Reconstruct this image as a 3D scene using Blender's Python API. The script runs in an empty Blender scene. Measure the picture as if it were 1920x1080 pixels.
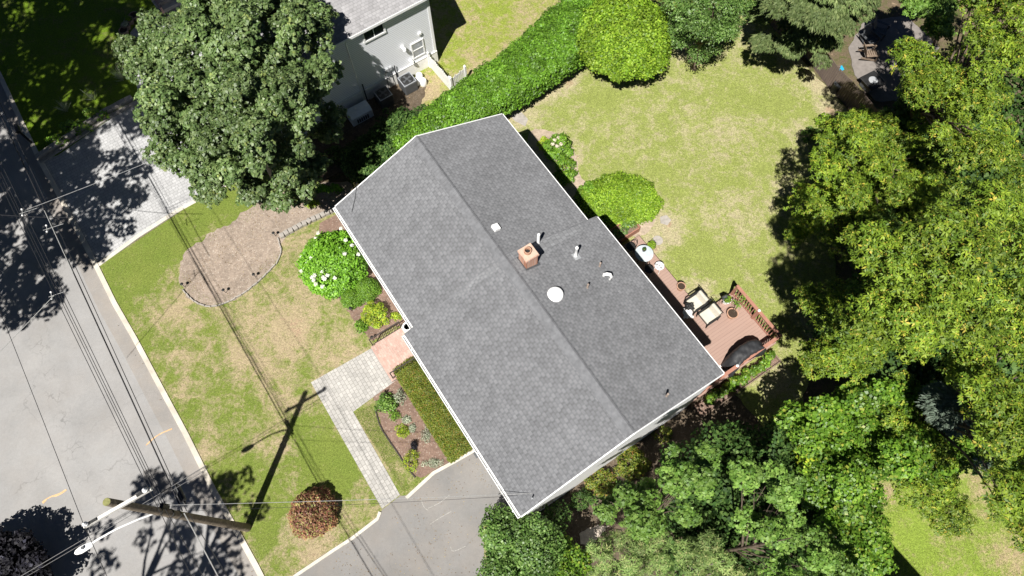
import bpy, math, random
import numpy as np
from mathutils import Vector, Matrix, Quaternion
random.seed(7)
RN = np.random.default_rng(11)
SC = bpy.context.scene
COL = SC.collection

# ------------------------------------------------------------------ camera, sky, sun, exposure
H = 30.0                        # height of the drone
FPX = 1280.0                    # focal length for a 1920 px wide frame
def _cam_axes(nx, ny):
    n = np.array([nx-960, 540-ny, -FPX], float); up = -n/np.linalg.norm(n)
    x = np.array([1, 0, 0.]); x -= x.dot(up)*up; x /= np.linalg.norm(x)
    return np.array([x, np.cross(up, x), up])
RM = _cam_axes(967.9, 1067.9)   # rows: world axes expressed in the camera frame
cam = bpy.data.cameras.new('camera'); camo = bpy.data.objects.new('camera', cam); COL.objects.link(camo)
cam.sensor_width = 36; cam.lens = 24; cam.clip_end = 2000
camo.matrix_world = Matrix.Translation((0, 0, H)) @ Matrix(RM.tolist()).to_4x4()
SC.camera = camo
ELEV, SHX, SHY = math.radians(58.5), 0.3746, 0.9272     # sun height, direction in which shadows fall
world = bpy.data.worlds.new('World'); SC.world = world; world.use_nodes = True
wn = world.node_tree; bg = wn.nodes['Background']
sky = wn.nodes.new('ShaderNodeTexSky'); sky.sky_type = 'NISHITA'; sky.sun_disc = False
sky.sun_elevation = ELEV; sky.sun_rotation = math.atan2(-SHX, -SHY)
wn.links.new(sky.outputs[0], bg.inputs[0]); bg.inputs[1].default_value = 0.05; sky.air_density = .22; sky.dust_density = .05; sky.ozone_density = 1.5
sl = bpy.data.lights.new('sun', 'SUN'); sl.energy = 5.0; sl.angle = math.radians(0.55); sl.color = (1, .965, .91)
so = bpy.data.objects.new('sun', sl); COL.objects.link(so); so.location = (0, 0, 60)
so.rotation_euler = Vector((SHX*math.cos(ELEV), SHY*math.cos(ELEV), -math.sin(ELEV))).to_track_quat('-Z', 'Y').to_euler()
SC.view_settings.view_transform = 'Standard'; SC.view_settings.look = 'None'; SC.view_settings.gamma = 1
SC.view_settings.exposure = 0.75
SC.render.engine = 'CYCLES'; SC.cycles.max_bounces = 6; SC.cycles.transparent_max_bounces = 8

# ------------------------------------------------------------------ geometry helpers
def G(px, py, z=0.0):
    """survey helper: world position at height z of a point measured on the aerial photograph"""
    d = RM @ np.array([px-960, 540-py, -FPX]); t = (z-H)/d[2]
    return Vector((d[0]*t, d[1]*t, z))
def ppm(px, py, z=0.0):
    """photograph pixels per metre at that place"""
    return 10/((G(px+5, py, z)-G(px-5, py, z)).length)
def to_px(p):
    v = (np.array(p, float)-np.array([0, 0, H])) @ RM; return 960+FPX*v[0]/-v[2], 540-FPX*v[1]/-v[2]
YAW = -0.9819; HX, HY = -0.1618*24.5, 0.6526*24.5; CY, SY = math.cos(YAW), math.sin(YAW)
def HW(u, v, z=0.0):            # house frame to world
    return Vector((HX+CY*u-SY*v, HY+SY*u+CY*v, z))
def to_house(p):
    x, y = p[0]-HX, p[1]-HY
    return CY*x+SY*y, -SY*x+CY*y

class MB:
    def __init__(s): s.v = []; s.f = []; s.uv = {}
    def add(s, vs, fs):
        o = len(s.v); s.v += [tuple(v) for v in vs]; s.f += [tuple(i+o for i in f) for f in fs]; return s
    def box(s, c, d, rz=0, ry=0, rx=0):
        x, y, z = d[0]/2, d[1]/2, d[2]/2
        vs = [Vector((a*x, b*y, e*z)) for a in (-1, 1) for b in (-1, 1) for e in (-1, 1)]
        m = Matrix.Rotation(rz, 3, 'Z') @ Matrix.Rotation(ry, 3, 'Y') @ Matrix.Rotation(rx, 3, 'X')
        return s.add([m@v+Vector(c) for v in vs], [(0,1,3,2),(4,6,7,5),(0,4,5,1),(2,3,7,6),(0,2,6,4),(1,5,7,3)])
    def tube(s, pts, rad, n=8, cap=True):
        pts = [Vector(p) for p in pts]; o = len(s.v); k = len(pts)
        rads = rad if isinstance(rad, (list, tuple)) else [rad]*k
        ref = Vector((0, 0, 1)); d0 = (pts[-1]-pts[0]).normalized()
        if abs(d0.z) > .9: ref = Vector((1, 0, 0))
        for i, p in enumerate(pts):
            d = (pts[min(i+1, k-1)]-pts[max(i-1, 0)]).normalized()
            a = d.cross(ref); a = a.normalized() if a.length > 1e-6 else Vector((1, 0, 0)); b = d.cross(a)
            for j in range(n):
                t = 2*math.pi*j/n; s.v.append(tuple(p+(a*math.cos(t)+b*math.sin(t))*rads[i]))
        for i in range(k-1):
            for j in range(n):
                j2 = (j+1) % n
                s.f.append((o+i*n+j, o+i*n+j2, o+(i+1)*n+j2, o+(i+1)*n+j))
        if cap:
            s.f.append(tuple(o+j for j in range(n))[::-1]); s.f.append(tuple(o+(k-1)*n+j for j in range(n)))
        return s
    def lathe(s, c, prof, n=24):
        """prof: list of (radius, z)"""
        o = len(s.v); c = Vector(c)
        for r, z in prof:
            for j in range(n):
                t = 2*math.pi*j/n; s.v.append((c.x+r*math.cos(t), c.y+r*math.sin(t), c.z+z))
        for i in range(len(prof)-1):
            for j in range(n):
                j2 = (j+1) % n; s.f.append((o+i*n+j, o+i*n+j2, o+(i+1)*n+j2, o+(i+1)*n+j))
        s.f.append(tuple(o+(len(prof)-1)*n+j for j in range(n)))
        s.f.append(tuple(o+j for j in range(n))[::-1])
        return s
    def prism(s, poly, z0, z1):
        n = len(poly); a = sum(poly[i][0]*poly[(i+1) % n][1]-poly[(i+1) % n][0]*poly[i][1] for i in range(n))
        if a < 0: poly = poly[::-1]
        return s.add([(p[0], p[1], z0) for p in poly]+[(p[0], p[1], z1) for p in poly],
                     [tuple(range(n))[::-1], tuple(range(n, 2*n))]+[(i, (i+1) % n, n+(i+1) % n, n+i) for i in range(n)])
    def build(s, name, m, parent=None, smooth=False, loc=None):
        me = bpy.data.meshes.new(name); me.from_pydata(s.v, [], s.f); me.update()
        if m is not None: me.materials.append(m)
        if s.uv:
            ul = me.uv_layers.new(name='UV')
            for pi, uvs in s.uv.items():
                for li, q in zip(me.polygons[pi].loop_indices, uvs): ul.data[li].uv = q
        if smooth:
            me.polygons.foreach_set('use_smooth', [True]*len(me.polygons))
            try: me.set_sharp_from_angle(angle=math.radians(35))
            except Exception: pass
        o = bpy.data.objects.new(name, me); COL.objects.link(o)
        if parent is not None: o.parent = parent
        if loc is not None: o.location = loc
        return o

def tag(o, label, cat, group=None, kind=None):
    if label: o['label'] = label
    if cat: o['category'] = cat
    if group: o['group'] = group
    if kind: o['kind'] = kind
    return o
def thing(name, label, cat, loc=(0, 0, 0), rz=0, group=None):
    o = bpy.data.objects.new(name, None); COL.objects.link(o); o.location = loc; o.rotation_euler = (0, 0, rz)
    o.empty_display_size = .2
    return tag(o, label, cat, group)
def copy_tree(o, parent=None, **kw):
    c = o.copy(); COL.objects.link(c)
    if parent is not None: c.parent = parent
    for ch in list(o.children): copy_tree(ch, c)
    for k, v in kw.items(): c[k] = v
    return c
def angto(a, b): return math.atan2(b[1]-a[1], b[0]-a[0])
def pip(x, y, poly):
    r = False; n = len(poly); j = n-1
    for i in range(n):
        xi, yi = poly[i]; xj, yj = poly[j]
        if (yi > y) != (yj > y) and x < (xj-xi)*(y-yi)/(yj-yi)+xi: r = not r
        j = i
    return r
def smooth_poly(pts, closed=True, it=2):
    for _ in range(it):
        q = []; n = len(pts); rng = range(n if closed else n-1)
        if not closed: q.append(pts[0])
        for i in rng:
            a, b = pts[i], pts[(i+1) % n]
            q.append((a[0]*.75+b[0]*.25, a[1]*.75+b[1]*.25)); q.append((a[0]*.25+b[0]*.75, a[1]*.25+b[1]*.75))
        if not closed: q.append(pts[-1])
        pts = q
    return pts
def ragged(poly, step=.18, amp=.06, seed=1):
    """resample a world polygon and roughen its edge"""
    r = random.Random(seed); out = []; n = len(poly)
    for i in range(n):
        a = Vector(poly[i][:2]); b = Vector(poly[(i+1) % n][:2]); k = max(1, int((b-a).length/step)); nn = (b-a)
        nn = Vector((-nn.y, nn.x)).normalized() if nn.length > 0 else Vector((0, 0))
        for j in range(k):
            p = a.lerp(b, j/k)+nn*r.uniform(-amp, amp); out.append((p.x, p.y))
    return out
def PW(pxs, z=0): return [tuple(G(x, y, z)[:2]) for x, y in pxs]
def sheet(name, poly, z0, z1, m, kind='structure'):
    o = MB().prism(poly, z0, z1).build(name, m); o['kind'] = kind; return o

# ------------------------------------------------------------------ material helpers
class NB:
    def __init__(s, name, rough=.8, spec=.3):
        s.m = bpy.data.materials.new(name); s.m.use_nodes = True; s.t = s.m.node_tree; s.n = s.t.nodes; s.l = s.t.links
        s.b = s.n['Principled BSDF']; s.b.inputs['Roughness'].default_value = rough
        s.b.inputs['Specular IOR Level'].default_value = spec
    def nd(s, t, **kw):
        n = s.n.new(t)
        for k, v in kw.items(): setattr(n, k, v)
        return n
    def lk(s, a, b): s.l.new(a, b)
    def pos(s, obj=False):
        return s.nd('ShaderNodeTexCoord').outputs['Object'] if obj else s.nd('ShaderNodeNewGeometry').outputs['Position']
    def mapv(s, v, scale=(1, 1, 1), rot=(0, 0, 0), loc=(0, 0, 0)):
        n = s.nd('ShaderNodeMapping'); s.lk(v, n.inputs[0]); n.inputs['Scale'].default_value = scale
        n.inputs['Rotation'].default_value = rot; n.inputs['Location'].default_value = loc; return n.outputs[0]
    def noise(s, v, sc, det=4, rough=.55, dist=0, out=0):
        n = s.nd('ShaderNodeTexNoise'); s.lk(v, n.inputs['Vector']); n.inputs['Scale'].default_value = sc
        n.inputs['Detail'].default_value = det; n.inputs['Roughness'].default_value = rough
        n.inputs['Distortion'].default_value = dist; return n.outputs[out]
    def vor(s, v, sc, feature='F1', out='Distance', rnd=1):
        n = s.nd('ShaderNodeTexVoronoi', feature=feature); s.lk(v, n.inputs['Vector']); n.inputs['Scale'].default_value = sc
        n.inputs['Randomness'].default_value = rnd
        return n.outputs[out]
    def ramp(s, f, stops, interp='LINEAR'):
        n = s.nd('ShaderNodeValToRGB'); s.lk(f, n.inputs[0]); e = n.color_ramp.elements; n.color_ramp.interpolation = interp
        while len(e) < len(stops): e.new(.5)
        for el, (p, c) in zip(e, stops):
            el.position = p; el.color = (c, c, c, 1) if isinstance(c, (int, float)) else (*c, 1)
        return n.outputs[0]
    def mix(s, f, a, b, blend='MIX'):
        n = s.nd('ShaderNodeMix', data_type='RGBA', blend_type=blend)
        for x, k in ((f, 0), (a, 6), (b, 7)):
            if hasattr(x, 'is_linked') or hasattr(x, 'links'): s.lk(x, n.inputs[k])
            elif isinstance(x, (int, float)): n.inputs[k].default_value = x if k == 0 else (x, x, x, 1)
            else: n.inputs[k].default_value = (*x, 1)
        return n.outputs[2]
    def math(s, op, a, b=0., clamp=False):
        n = s.nd('ShaderNodeMath', operation=op, use_clamp=clamp)
        for x, k in ((a, 0), (b, 1)):
            if isinstance(x, (int, float)): n.inputs[k].default_value = x
            else: s.lk(x, n.inputs[k])
        return n.outputs[0]
    def bump(s, h, st=.5, dist=.02):
        n = s.nd('ShaderNodeBump'); n.inputs['Strength'].default_value = st; n.inputs['Distance'].default_value = dist
        s.lk(h, n.inputs['Height']); s.lk(n.outputs[0], s.b.inputs['Normal']); return s
    def col(s, c):
        if hasattr(c, 'links'): s.lk(c, s.b.inputs['Base Color'])
        else: s.b.inputs['Base Color'].default_value = (*c, 1)
        return s
    def blobs(s, v, lst, warp=.5):
        """sum of soft round patches (x, y, radius, weight)"""
        w = s.nd('ShaderNodeVectorMath', operation='MULTIPLY_ADD'); s.lk(s.noise(v, .9, 3, out=1), w.inputs[0])
        w.inputs[1].default_value = (warp*2,)*3; sub = s.nd('ShaderNodeVectorMath', operation='ADD')
        s.lk(v, sub.inputs[0]); sub.inputs[1].default_value = (-warp, -warp, 0); s.lk(sub.outputs[0], w.inputs[2])
        flat = s.nd('ShaderNodeVectorMath', operation='MULTIPLY'); s.lk(w.outputs[0], flat.inputs[0]); flat.inputs[1].default_value = (1, 1, 0)
        tot = None
        for x, y, r, wt in lst:
            d = s.nd('ShaderNodeVectorMath', operation='DISTANCE'); s.lk(flat.outputs[0], d.inputs[0]); d.inputs[1].default_value = (x, y, 0)
            mr = s.nd('ShaderNodeMapRange', interpolation_type='SMOOTHSTEP'); s.lk(d.outputs['Value'], mr.inputs[0])
            mr.inputs[1].default_value = 0; mr.inputs[2].default_value = r; mr.inputs[3].default_value = wt; mr.inputs[4].default_value = 0
            tot = mr.outputs[0] if tot is None else s.math('ADD', tot, mr.outputs[0])
        return tot

def plain(name, c, rough=.6, spec=.3, var=.15, sc=6, metal=0, bump=0, obj=True):
    b = NB(name, rough, spec); v = b.pos(obj); f = b.noise(v, sc, 5, .6)
    lo = tuple(x*(1-var) for x in c); hi = tuple(min(1, x*(1+var)) for x in c)
    b.col(b.ramp(f, [(.3, lo), (.7, hi)])); b.b.inputs['Metallic'].default_value = metal
    if bump: b.bump(b.noise(v, sc*6, 4), bump, .01)
    return b.m

def lawn_mat(name, green, green2, tan, bias=0., blobs=None):
    b = NB(name, .9, .1); v = b.pos()
    big = b.noise(v, .28, 3, .6, .4); mid = b.noise(v, 1.3, 5, .65, .6); fine = b.noise(v, 5.5, 5, .75, .5); grain = b.noise(v, 34, 3, .8)
    f = b.math('ADD', b.math('MULTIPLY', big, .8), b.math('MULTIPLY', mid, 1.3)); f = b.math('ADD', f, b.math('MULTIPLY', fine, 1.25))
    f = b.math('ADD', f, b.math('MULTIPLY', grain, .35))
    f = b.math('ADD', f, bias-1.365)
    if blobs: f = b.math('ADD', f, b.blobs(v, blobs))
    g = b.mix(b.noise(v, .8, 3), green, green2)
    t = b.mix(b.noise(v, 2.2, 4, .7), tan, tuple(x*.72 for x in tan))
    c = b.mix(b.ramp(f, [(.30, 0.), (.72, 1.)]), g, t)
    dirt = b.ramp(f, [(.93, 0.), (1., 1.)])
    c = b.mix(dirt, c, (.36, .265, .175))
    sp = b.ramp(grain, [(.36, .55), (.64, 1.38)])
    c = b.mix(1., c, sp, 'MULTIPLY')
    sp2 = b.ramp(b.noise(v, 13, 3, .7), [(.35, .78), (.65, 1.18)])
    c = b.mix(1., c, sp2, 'MULTIPLY')
    b.col(c); b.bump(b.math('ADD', b.math('MULTIPLY', grain, .7), fine), .8, .05)
    return b.m

def wb(px, py, rpx, w, z=0):
    p = G(px, py, z); return (p.x, p.y, rpx/ppm(px, py, z), w)

def leaf_mat(name, stops, rough=.42, spec=.45, trans=.2, tcol=None):
    """leaf colour varies leaf by leaf ('var') and clump by clump ('clump')"""
    b = NB(name, rough, spec)
    a = b.nd('ShaderNodeAttribute', attribute_name='var'); c = b.ramp(a.outputs['Fac'], stops)
    k = b.nd('ShaderNodeAttribute', attribute_name='clump')
    c = b.mix(1., c, b.ramp(k.outputs['Fac'], [(0., .72), (1., 1.28)]), 'MULTIPLY')
    b.col(c)
    tr = b.nd('ShaderNodeBsdfTranslucent'); 
    tc = b.mix(1., c, tcol or (1.1, 1.25, .6), 'MULTIPLY'); b.lk(tc, tr.inputs[0])
    ms = b.nd('ShaderNodeMixShader'); ms.inputs[0].default_value = trans
    b.lk(b.b.outputs[0], ms.inputs[1]); b.lk(tr.outputs[0], ms.inputs[2]); b.lk(ms.outputs[0], b.n['Material Output'].inputs[0])
    return b.m

# ------------------------------------------------------------------ foliage
def _norm(a): return a/np.maximum(np.linalg.norm(a, axis=1, keepdims=True), 1e-9)
def leaf_mesh(name, P, N, T, ln, wd, var, clump, m, parent, fold=.18):
    """one folded quad per leaf: centre P, face normal N, long axis T"""
    n = len(P); N = _norm(N); T = _norm(T-N*(T*N).sum(1, keepdims=True)); B = np.cross(N, T)
    ln = np.broadcast_to(np.asarray(ln, float).reshape(-1, 1), (n, 1)); wd = np.broadcast_to(np.asarray(wd, float).reshape(-1, 1), (n, 1))
    V = np.empty((n, 4, 3)); V[:, 0] = P-T*ln/2; V[:, 2] = P+T*ln/2-N*wd*fold
    V[:, 1] = P+B*wd/2+N*wd*fold-T*ln*.06; V[:, 3] = P-B*wd/2+N*wd*fold-T*ln*.06
    me = bpy.data.meshes.new(name); me.vertices.add(4*n); me.vertices.foreach_set('co', V.astype(np.float32).ravel())
    me.loops.add(4*n); me.loops.foreach_set('vertex_index', np.arange(4*n, dtype=np.int32))
    me.polygons.add(n); me.polygons.foreach_set('loop_start', np.arange(0, 4*n, 4, dtype=np.int32))
    me.update(calc_edges=True)
    for k, a in (('var', var), ('clump', clump)):
        at = me.attributes.new(k, 'FLOAT', 'FACE'); at.data.foreach_set('value', np.asarray(a, np.float32).ravel())
    me.materials.append(m); me.validate()
    o = bpy.data.objects.new(name, me); COL.objects.link(o); o.parent = parent
    return o

def lobe_points(lobes, dens, rng, zmin=-.35, shell=.55):
    """scatter points in the outer shell of each lobe (c, r, clump value); returns positions, outward normals, clump"""
    Ps, Ns, Cs = [], [], []
    for c, r, cv in lobes:
        r = np.asarray(r, float)*np.ones(3); k = int(dens*r[0]*r[1]*12.6*.75)
        if k < 3: k = 3
        d = _norm(rng.normal(size=(k, 3))); d[:, 2] = np.where(d[:, 2] < zmin, -d[:, 2], d[:, 2])
        # bumpy surface so a lobe never reads as a ball
        w = np.sin(d[:, 0]*5+c[0]*3)*np.sin(d[:, 1]*5.5+c[1]*2)*np.cos(d[:, 2]*4+c[0])
        rad = (shell+(1.08-shell)*rng.random(k)**.6)*(1+.22*w)
        P = np.asarray(c)+d*rad[:, None]*r
        Ps.append(P); Ns.append(d); Cs.append(np.full(k, cv))
    return np.concatenate(Ps), np.concatenate(Ns), np.concatenate(Cs)

def foliage(name, lobes, m, parent, dens=60, size=.14, aspect=1., kind='leaf', seed=1, base=None, up=.5, rnd=.6, zmin=-.35, shell=.55, ros=6):
    rng = np.random.default_rng(seed); P, D, C = lobe_points(lobes, dens, rng, zmin, shell); n = len(P)
    U = np.array([0, 0, 1.])
    if kind == 'leaf':
        N = _norm(D*.7+U*up+rng.normal(size=(n, 3))*rnd*.6); T = rng.normal(size=(n, 3)); ln = size*(.6+.8*rng.random(n)); wd = ln/aspect
        var = rng.random(n)
    elif kind == 'rosette':               # narrow leaves radiating from each twig tip
        k = ros; A = _norm(D*.6+U*.6+rng.normal(size=(n, 3))*.35); X = _norm(np.cross(A, rng.normal(size=(n, 3)))); Y = np.cross(A, X)
        ang = rng.random((n, 1))*6.28+np.arange(k)[None]*6.283/k+rng.normal(size=(n, k))*.25
        R = X[:, None]*np.cos(ang)[..., None]+Y[:, None]*np.sin(ang)[..., None]
        T = R*1.0+A[:, None]*(rng.normal(size=(n, k, 1))*.3-.05); ln0 = size*(.7+.6*rng.random((n, k)))
        PP = P[:, None]+_norm(T.reshape(-1, 3)).reshape(n, k, 3)*ln0[..., None]*.55
        N = A[:, None]+R*.25+rng.normal(size=(n, k, 3))*.22
        var = np.clip(rng.random((n, 1))*.75+rng.random((n, k))*.3, 0, 1).ravel(); C = np.repeat(C, k)
        # short bright new growth at the tip itself
        tipN = A+rng.normal(size=(n, 3))*.3
        P = np.concatenate([PP.reshape(-1, 3), P+A*.03]); N = np.concatenate([N.reshape(-1, 3), tipN]); T = np.concatenate([T.reshape(-1, 3), rng.normal(size=(n, 3))])
        ln = np.concatenate([ln0.ravel(), np.full(n, size*.42)]); wd = ln/aspect; wd[-n:] = size*.3
        var = np.concatenate([var, np.where(rng.random(n) < .35, 1.0, .6)]); C = np.concatenate([C, np.full(n, .5)])
    elif kind == 'needle':                # drooping sprays that point away from the trunk
        bx = np.asarray(base[:2]); O = P[:, :2]-bx; O = _norm(np.c_[O, np.zeros(n)]+1e-4)
        k = 7; sd = _norm(np.cross(O, U)); s = (np.arange(k)-(k-1)/2)/(k/2)
        T = O[:, None]*1+sd[:, None]*(s[None, :, None]*.8+rng.normal(size=(n, k, 1))*.15)+U*(-.12+rng.normal(size=(n, k, 1))*.1)
        ln0 = size*(.7+.6*rng.random((n, k)))*(1.15-.5*np.abs(s)[None]); PP = P[:, None]+_norm(T.reshape(-1, 3)).reshape(n, k, 3)*ln0[..., None]*.5
        N = (U+rng.normal(size=(n, k, 3))*.35).reshape(-1, 3); T = T.reshape(-1, 3); P = PP.reshape(-1, 3); ln = ln0.ravel(); wd = ln/aspect
        var = np.clip(rng.random((n, 1))*.7+rng.random((n, k))*.3, 0, 1).ravel(); C = np.repeat(C, k)
    return leaf_mesh(name, P, N, T, ln, wd, var, C, m, parent)

def lobes_in_poly(poly, z0, z1, r, n, seed, base, flat=.7, gap=0., jz=.5, sp=.62, lump=None):
    """lobes filling an outline measured on the photograph; each lobe gets its own height (dome between z0 and z1)"""
    R = random.Random(seed); xs = [p[0] for p in poly]; ys = [p[1] for p in poly]; cx, cy = sum(xs)/len(xs), sum(ys)/len(ys)
    dm = max(math.hypot(x-cx, y-cy) for x, y in poly); out = []; pts = []; tries = 0
    while len(pts) < n and tries < n*60:
        tries += 1; x, y = R.uniform(min(xs), max(xs)), R.uniform(min(ys), max(ys))
        if not pip(x, y, poly): continue
        md = sp*r*ppm(x, y, z1)
        if any((x-a)**2+(y-b)**2 < md*md for a, b in pts): continue
        pts.append((x, y))
    big = []
    if lump:                               # boughs: the crown breaks up into larger domes with deep creases between
        t_ = 0
        while t_ < 900:
            t_ += 1; x, y = R.uniform(min(xs)-20, max(xs)+20), R.uniform(min(ys)-20, max(ys)+20); md = lump[0]*1.25*ppm(x, y, z1)
            if all((x-a)**2+(y-b)**2 > md*md for a, b, _ in big): big.append((x, y, R.uniform(-.6, .6)))
    for x, y in pts:
        if R.random() < gap: continue
        t = min(1, math.hypot(x-cx, y-cy)/dm); z = z0+(z1-z0)*math.sqrt(max(0, 1-t*t))+R.uniform(-jz, jz)
        if lump:
            d2, o_ = min(((x-a)**2+(y-b)**2, c_) for a, b, c_ in big); q_ = math.sqrt(d2)/(lump[0]*ppm(x, y, z1)); z += o_+lump[1]*(.35-min(1.3, q_*q_)); z = max(1., z)
            if q_ > .88 and R.random() < lump[2]: continue
        # keep leaves inside the outline: shrink lobes near the edge
        rr = r*R.uniform(.7, 1.25); p = G(x, y, z)-Vector(base)
        out.append(((p.x, p.y, p.z), (rr, rr*R.uniform(.8, 1.1), rr*flat), R.random()))
    return out

def shrink(poly, d):
    cx = sum(p[0] for p in poly)/len(poly); cy = sum(p[1] for p in poly)/len(poly); out = []
    for x, y in poly:
        l = math.hypot(x-cx, y-cy); k = max(.1, (l-d)/l); out.append((cx+(x-cx)*k, cy+(y-cy)*k))
    return out

def limbs(root, lobes, m, rad, zfork, seed=1, n=20, parent_trunk=None):
    """tapered trunk and limbs reaching out to the lobes, one mesh"""
    R = random.Random(seed); mb = MB(); top = max(l[0][2] for l in lobes); k = zfork
    cx = sum(l[0][0] for l in lobes)/len(lobes); cy = sum(l[0][1] for l in lobes)/len(lobes)
    mb.tube([(0, 0, -.2), (.02, .01, .25), (cx*.06, cy*.06, k*.6), (cx*.12, cy*.12, k), (cx*.35, cy*.35, (k+top)*.5), (cx*.6, cy*.6, top*.86)],
            [rad*1.5, rad*1.1, rad*.92, rad*.85, rad*.55, rad*.15], 10)
    for c, r, _ in R.sample(lobes, min(n, len(lobes))):
        t = R.uniform(0, .75); s = Vector((cx*(.12+.3*t), cy*(.12+.3*t), k+(top-k)*.55*t)); e = Vector(c)
        if e.z < s.z+.2: s.z = max(k*.8, e.z-.6)
        mid = s.lerp(e, .5)+Vector((R.uniform(-.2, .2), R.uniform(-.2, .2), R.uniform(0, .35)))
        q = s.lerp(e, .25)+Vector((0, 0, .1)); w = rad*R.uniform(.28, .42)
        mb.tube([s, q, mid, e], [w, w*.8, w*.5, w*.16], 6)
        for _ in range(3):
            f = mid.lerp(e, R.uniform(0, .8)); g = f+Vector((R.uniform(-1, 1), R.uniform(-1, 1), R.uniform(-.1, .7)))*r[0]*.8
            mb.tube([f, f.lerp(g, .5)+Vector((0, 0, .05)), g], [w*.3, w*.2, w*.08], 5)
    return mb.build('trunk', m, root, smooth=True)

def make_tree(name, label, cat, base_px, polys, leafm, barkm, r=.8, n=60, rad=.2, zfork=2.2, dens=60, size=.15, aspect=1.15, kind='leaf',
              seed=1, gap=.06, under=True, group=None, flat=.7, jz=.5, base=None, sp=.62, lump=None, **kw):
    b = base if base is not None else G(*base_px, 0); root = thing(name, label, cat, b, group=group); L = []
    for i, (poly, z0, z1, *o) in enumerate(polys):
        nn = o[0] if o else n; pl = shrink(poly, .55*r*ppm(poly[0][0], poly[0][1], z0))
        L += lobes_in_poly(pl, z0, z1, r, nn, seed*31+i, b, flat, gap, jz, sp, lump)
    if under:                             # a lower, thinner storey of leaves inside the crown
        Lu = [((c[0]*.88, c[1]*.88, c[2]*.52), (rr[0]*1.0, rr[1]*1.0, rr[2]*.8), cv) for c, rr, cv in L[::2]]
    else: Lu = []
    limbs(root, L, barkm, rad, zfork, seed)
    if kind == 'needle': kw['base'] = (0, 0, 0)
    foliage('crown', L+[(c, rr, cv) for c, rr, cv in Lu], leafm, root, dens, size, aspect, kind, seed, **kw)
    return root

def shrub(name, label, cat, px, py, rx, ry, h, leafm, size=.07, dens=260, seed=1, group=None, aspect=1.3, lump=.16, nl=None, up=.6, rnd=.6, rot=0., barkm=None, zlow=0., kind='leaf'):
    """rounded bush: many overlapping lobes over a half ellipsoid; px, py and radii measured at half its height"""
    z = h*.55; s = ppm(px, py, z); c = G(px, py, z); a, b = rx/s, ry/s
    root = thing(name, label, cat, (c.x, c.y, 0), group=group); R = random.Random(seed); L = []
    lr = max(.12, min(a, b)*.34); k = nl or int(10+a*b*14)
    for i in range(k):
        t = (i+.5)/k; el = math.asin(1-t); az = i*2.39996+R.uniform(-.25, .25)
        x, y, zz = math.cos(el)*math.cos(az), math.cos(el)*math.sin(az), math.sin(el)
        q = 1+R.uniform(-lump, lump); X, Y = x*(a-lr*.75)*q, y*(b-lr*.75)*q
        L.append(((X*math.cos(rot)-Y*math.sin(rot), X*math.sin(rot)+Y*math.cos(rot), max(lr*.6+zlow, zlow+zz*(h-zlow-lr*.8)*q)), (lr*R.uniform(.85, 1.15),)*3, R.random()))
    mb = MB(); 
    for i in range(7):
        an = i*.9; mb.tube([(0, 0, -.05), (math.cos(an)*a*.25, math.sin(an)*b*.25, h*.35), (math.cos(an)*a*.6, math.sin(an)*b*.6, h*.75)], [.03, .022, .01], 5)
    mb.build('stem', barkm or M['bark'], root)
    foliage('foliage', L, leafm, root, dens, size, aspect, kind, seed, up=up, rnd=rnd, zmin=-.1, shell=.6)
    return root

M = {}
M['bark'] = plain('bark', (.13, .1, .075), .9, .1, .45, 5, bump=.5)
M['bark_grey'] = plain('grey_bark', (.22, .19, .16), .9, .1, .4, 5, bump=.5)
M['leaf_maple'] = leaf_mat('maple_leaf', [(0, (.055, .10, .026)), (.5, (.1, .16, .045)), (.9, (.16, .22, .08)), (1, (.22, .27, .07))], .5, .55, .12)
M['leaf_oak'] = leaf_mat('oak_leaf', [(0, (.05, .105, .01)), (.5, (.12, .19, .015)), (.92, (.22, .3, .025)), (1, (.4, .33, .05))], .55, .3, .14)
M['leaf_hedge'] = leaf_mat('hedge_leaf', [(0, (.06, .12, .015)), (.25, (.08, .18, .015)), (.6, (.12, .26, .02)), (1, (.2, .36, .04))], .45, .35, .3)
M['leaf_lime'] = leaf_mat('lime_leaf', [(0, (.08, .14, .015)), (.25, (.13, .24, .015)), (.6, (.2, .33, .022)), (1, (.32, .44, .05))], .5, .3, .3)
M['leaf_vine'] = leaf_mat('vine_leaf', [(0, (.06, .14, .014)), (.5, (.12, .235, .02)), (.9, (.2, .34, .035)), (1, (.36, .38, .06))], .45, .4, .3)
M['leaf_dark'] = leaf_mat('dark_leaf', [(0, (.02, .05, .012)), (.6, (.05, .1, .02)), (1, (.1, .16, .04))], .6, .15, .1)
M['leaf_privet'] = leaf_mat('privet_leaf', [(0, (.055, .12, .022)), (.6, (.11, .2, .04)), (1, (.19, .29, .08))], .45, .4, .2)
M['leaf_cool'] = leaf_mat('cool_leaf', [(0, (.05, .115, .014)), (.5, (.105, .2, .028)), (1, (.2, .31, .065))], .55, .35, .12)
M['needle'] = leaf_mat('hemlock_needle', [(0, (.07, .11, .03)), (.6, (.13, .18, .06)), (1, (.22, .26, .1))], .6, .3, .1)
M['needle_blue'] = leaf_mat('spruce_needle', [(0, (.09, .13, .09)), (1, (.2, .25, .19))], .6, .3, .1)
M['needle_pine'] = leaf_mat('pine_needle', [(0, (.1, .17, .04)), (.7, (.2, .29, .08)), (1, (.36, .36, .15))], .6, .3, .1)
M['leaf_purple'] = leaf_mat('purple_leaf', [(0, (.008, .008, .011)), (.8, (.016, .015, .02)), (1, (.04, .04, .06))], .6, .2, .05, (1.2, .8, .9))
M['leaf_red'] = leaf_mat('red_leaf', [(0, (.12, .05, .035)), (.4, (.28, .12, .075)), (.7, (.38, .22, .11)), (.85, (.33, .32, .1)), (1, (.3, .34, .1))], .5, .3, .25, (1.3, .8, .5))
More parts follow.
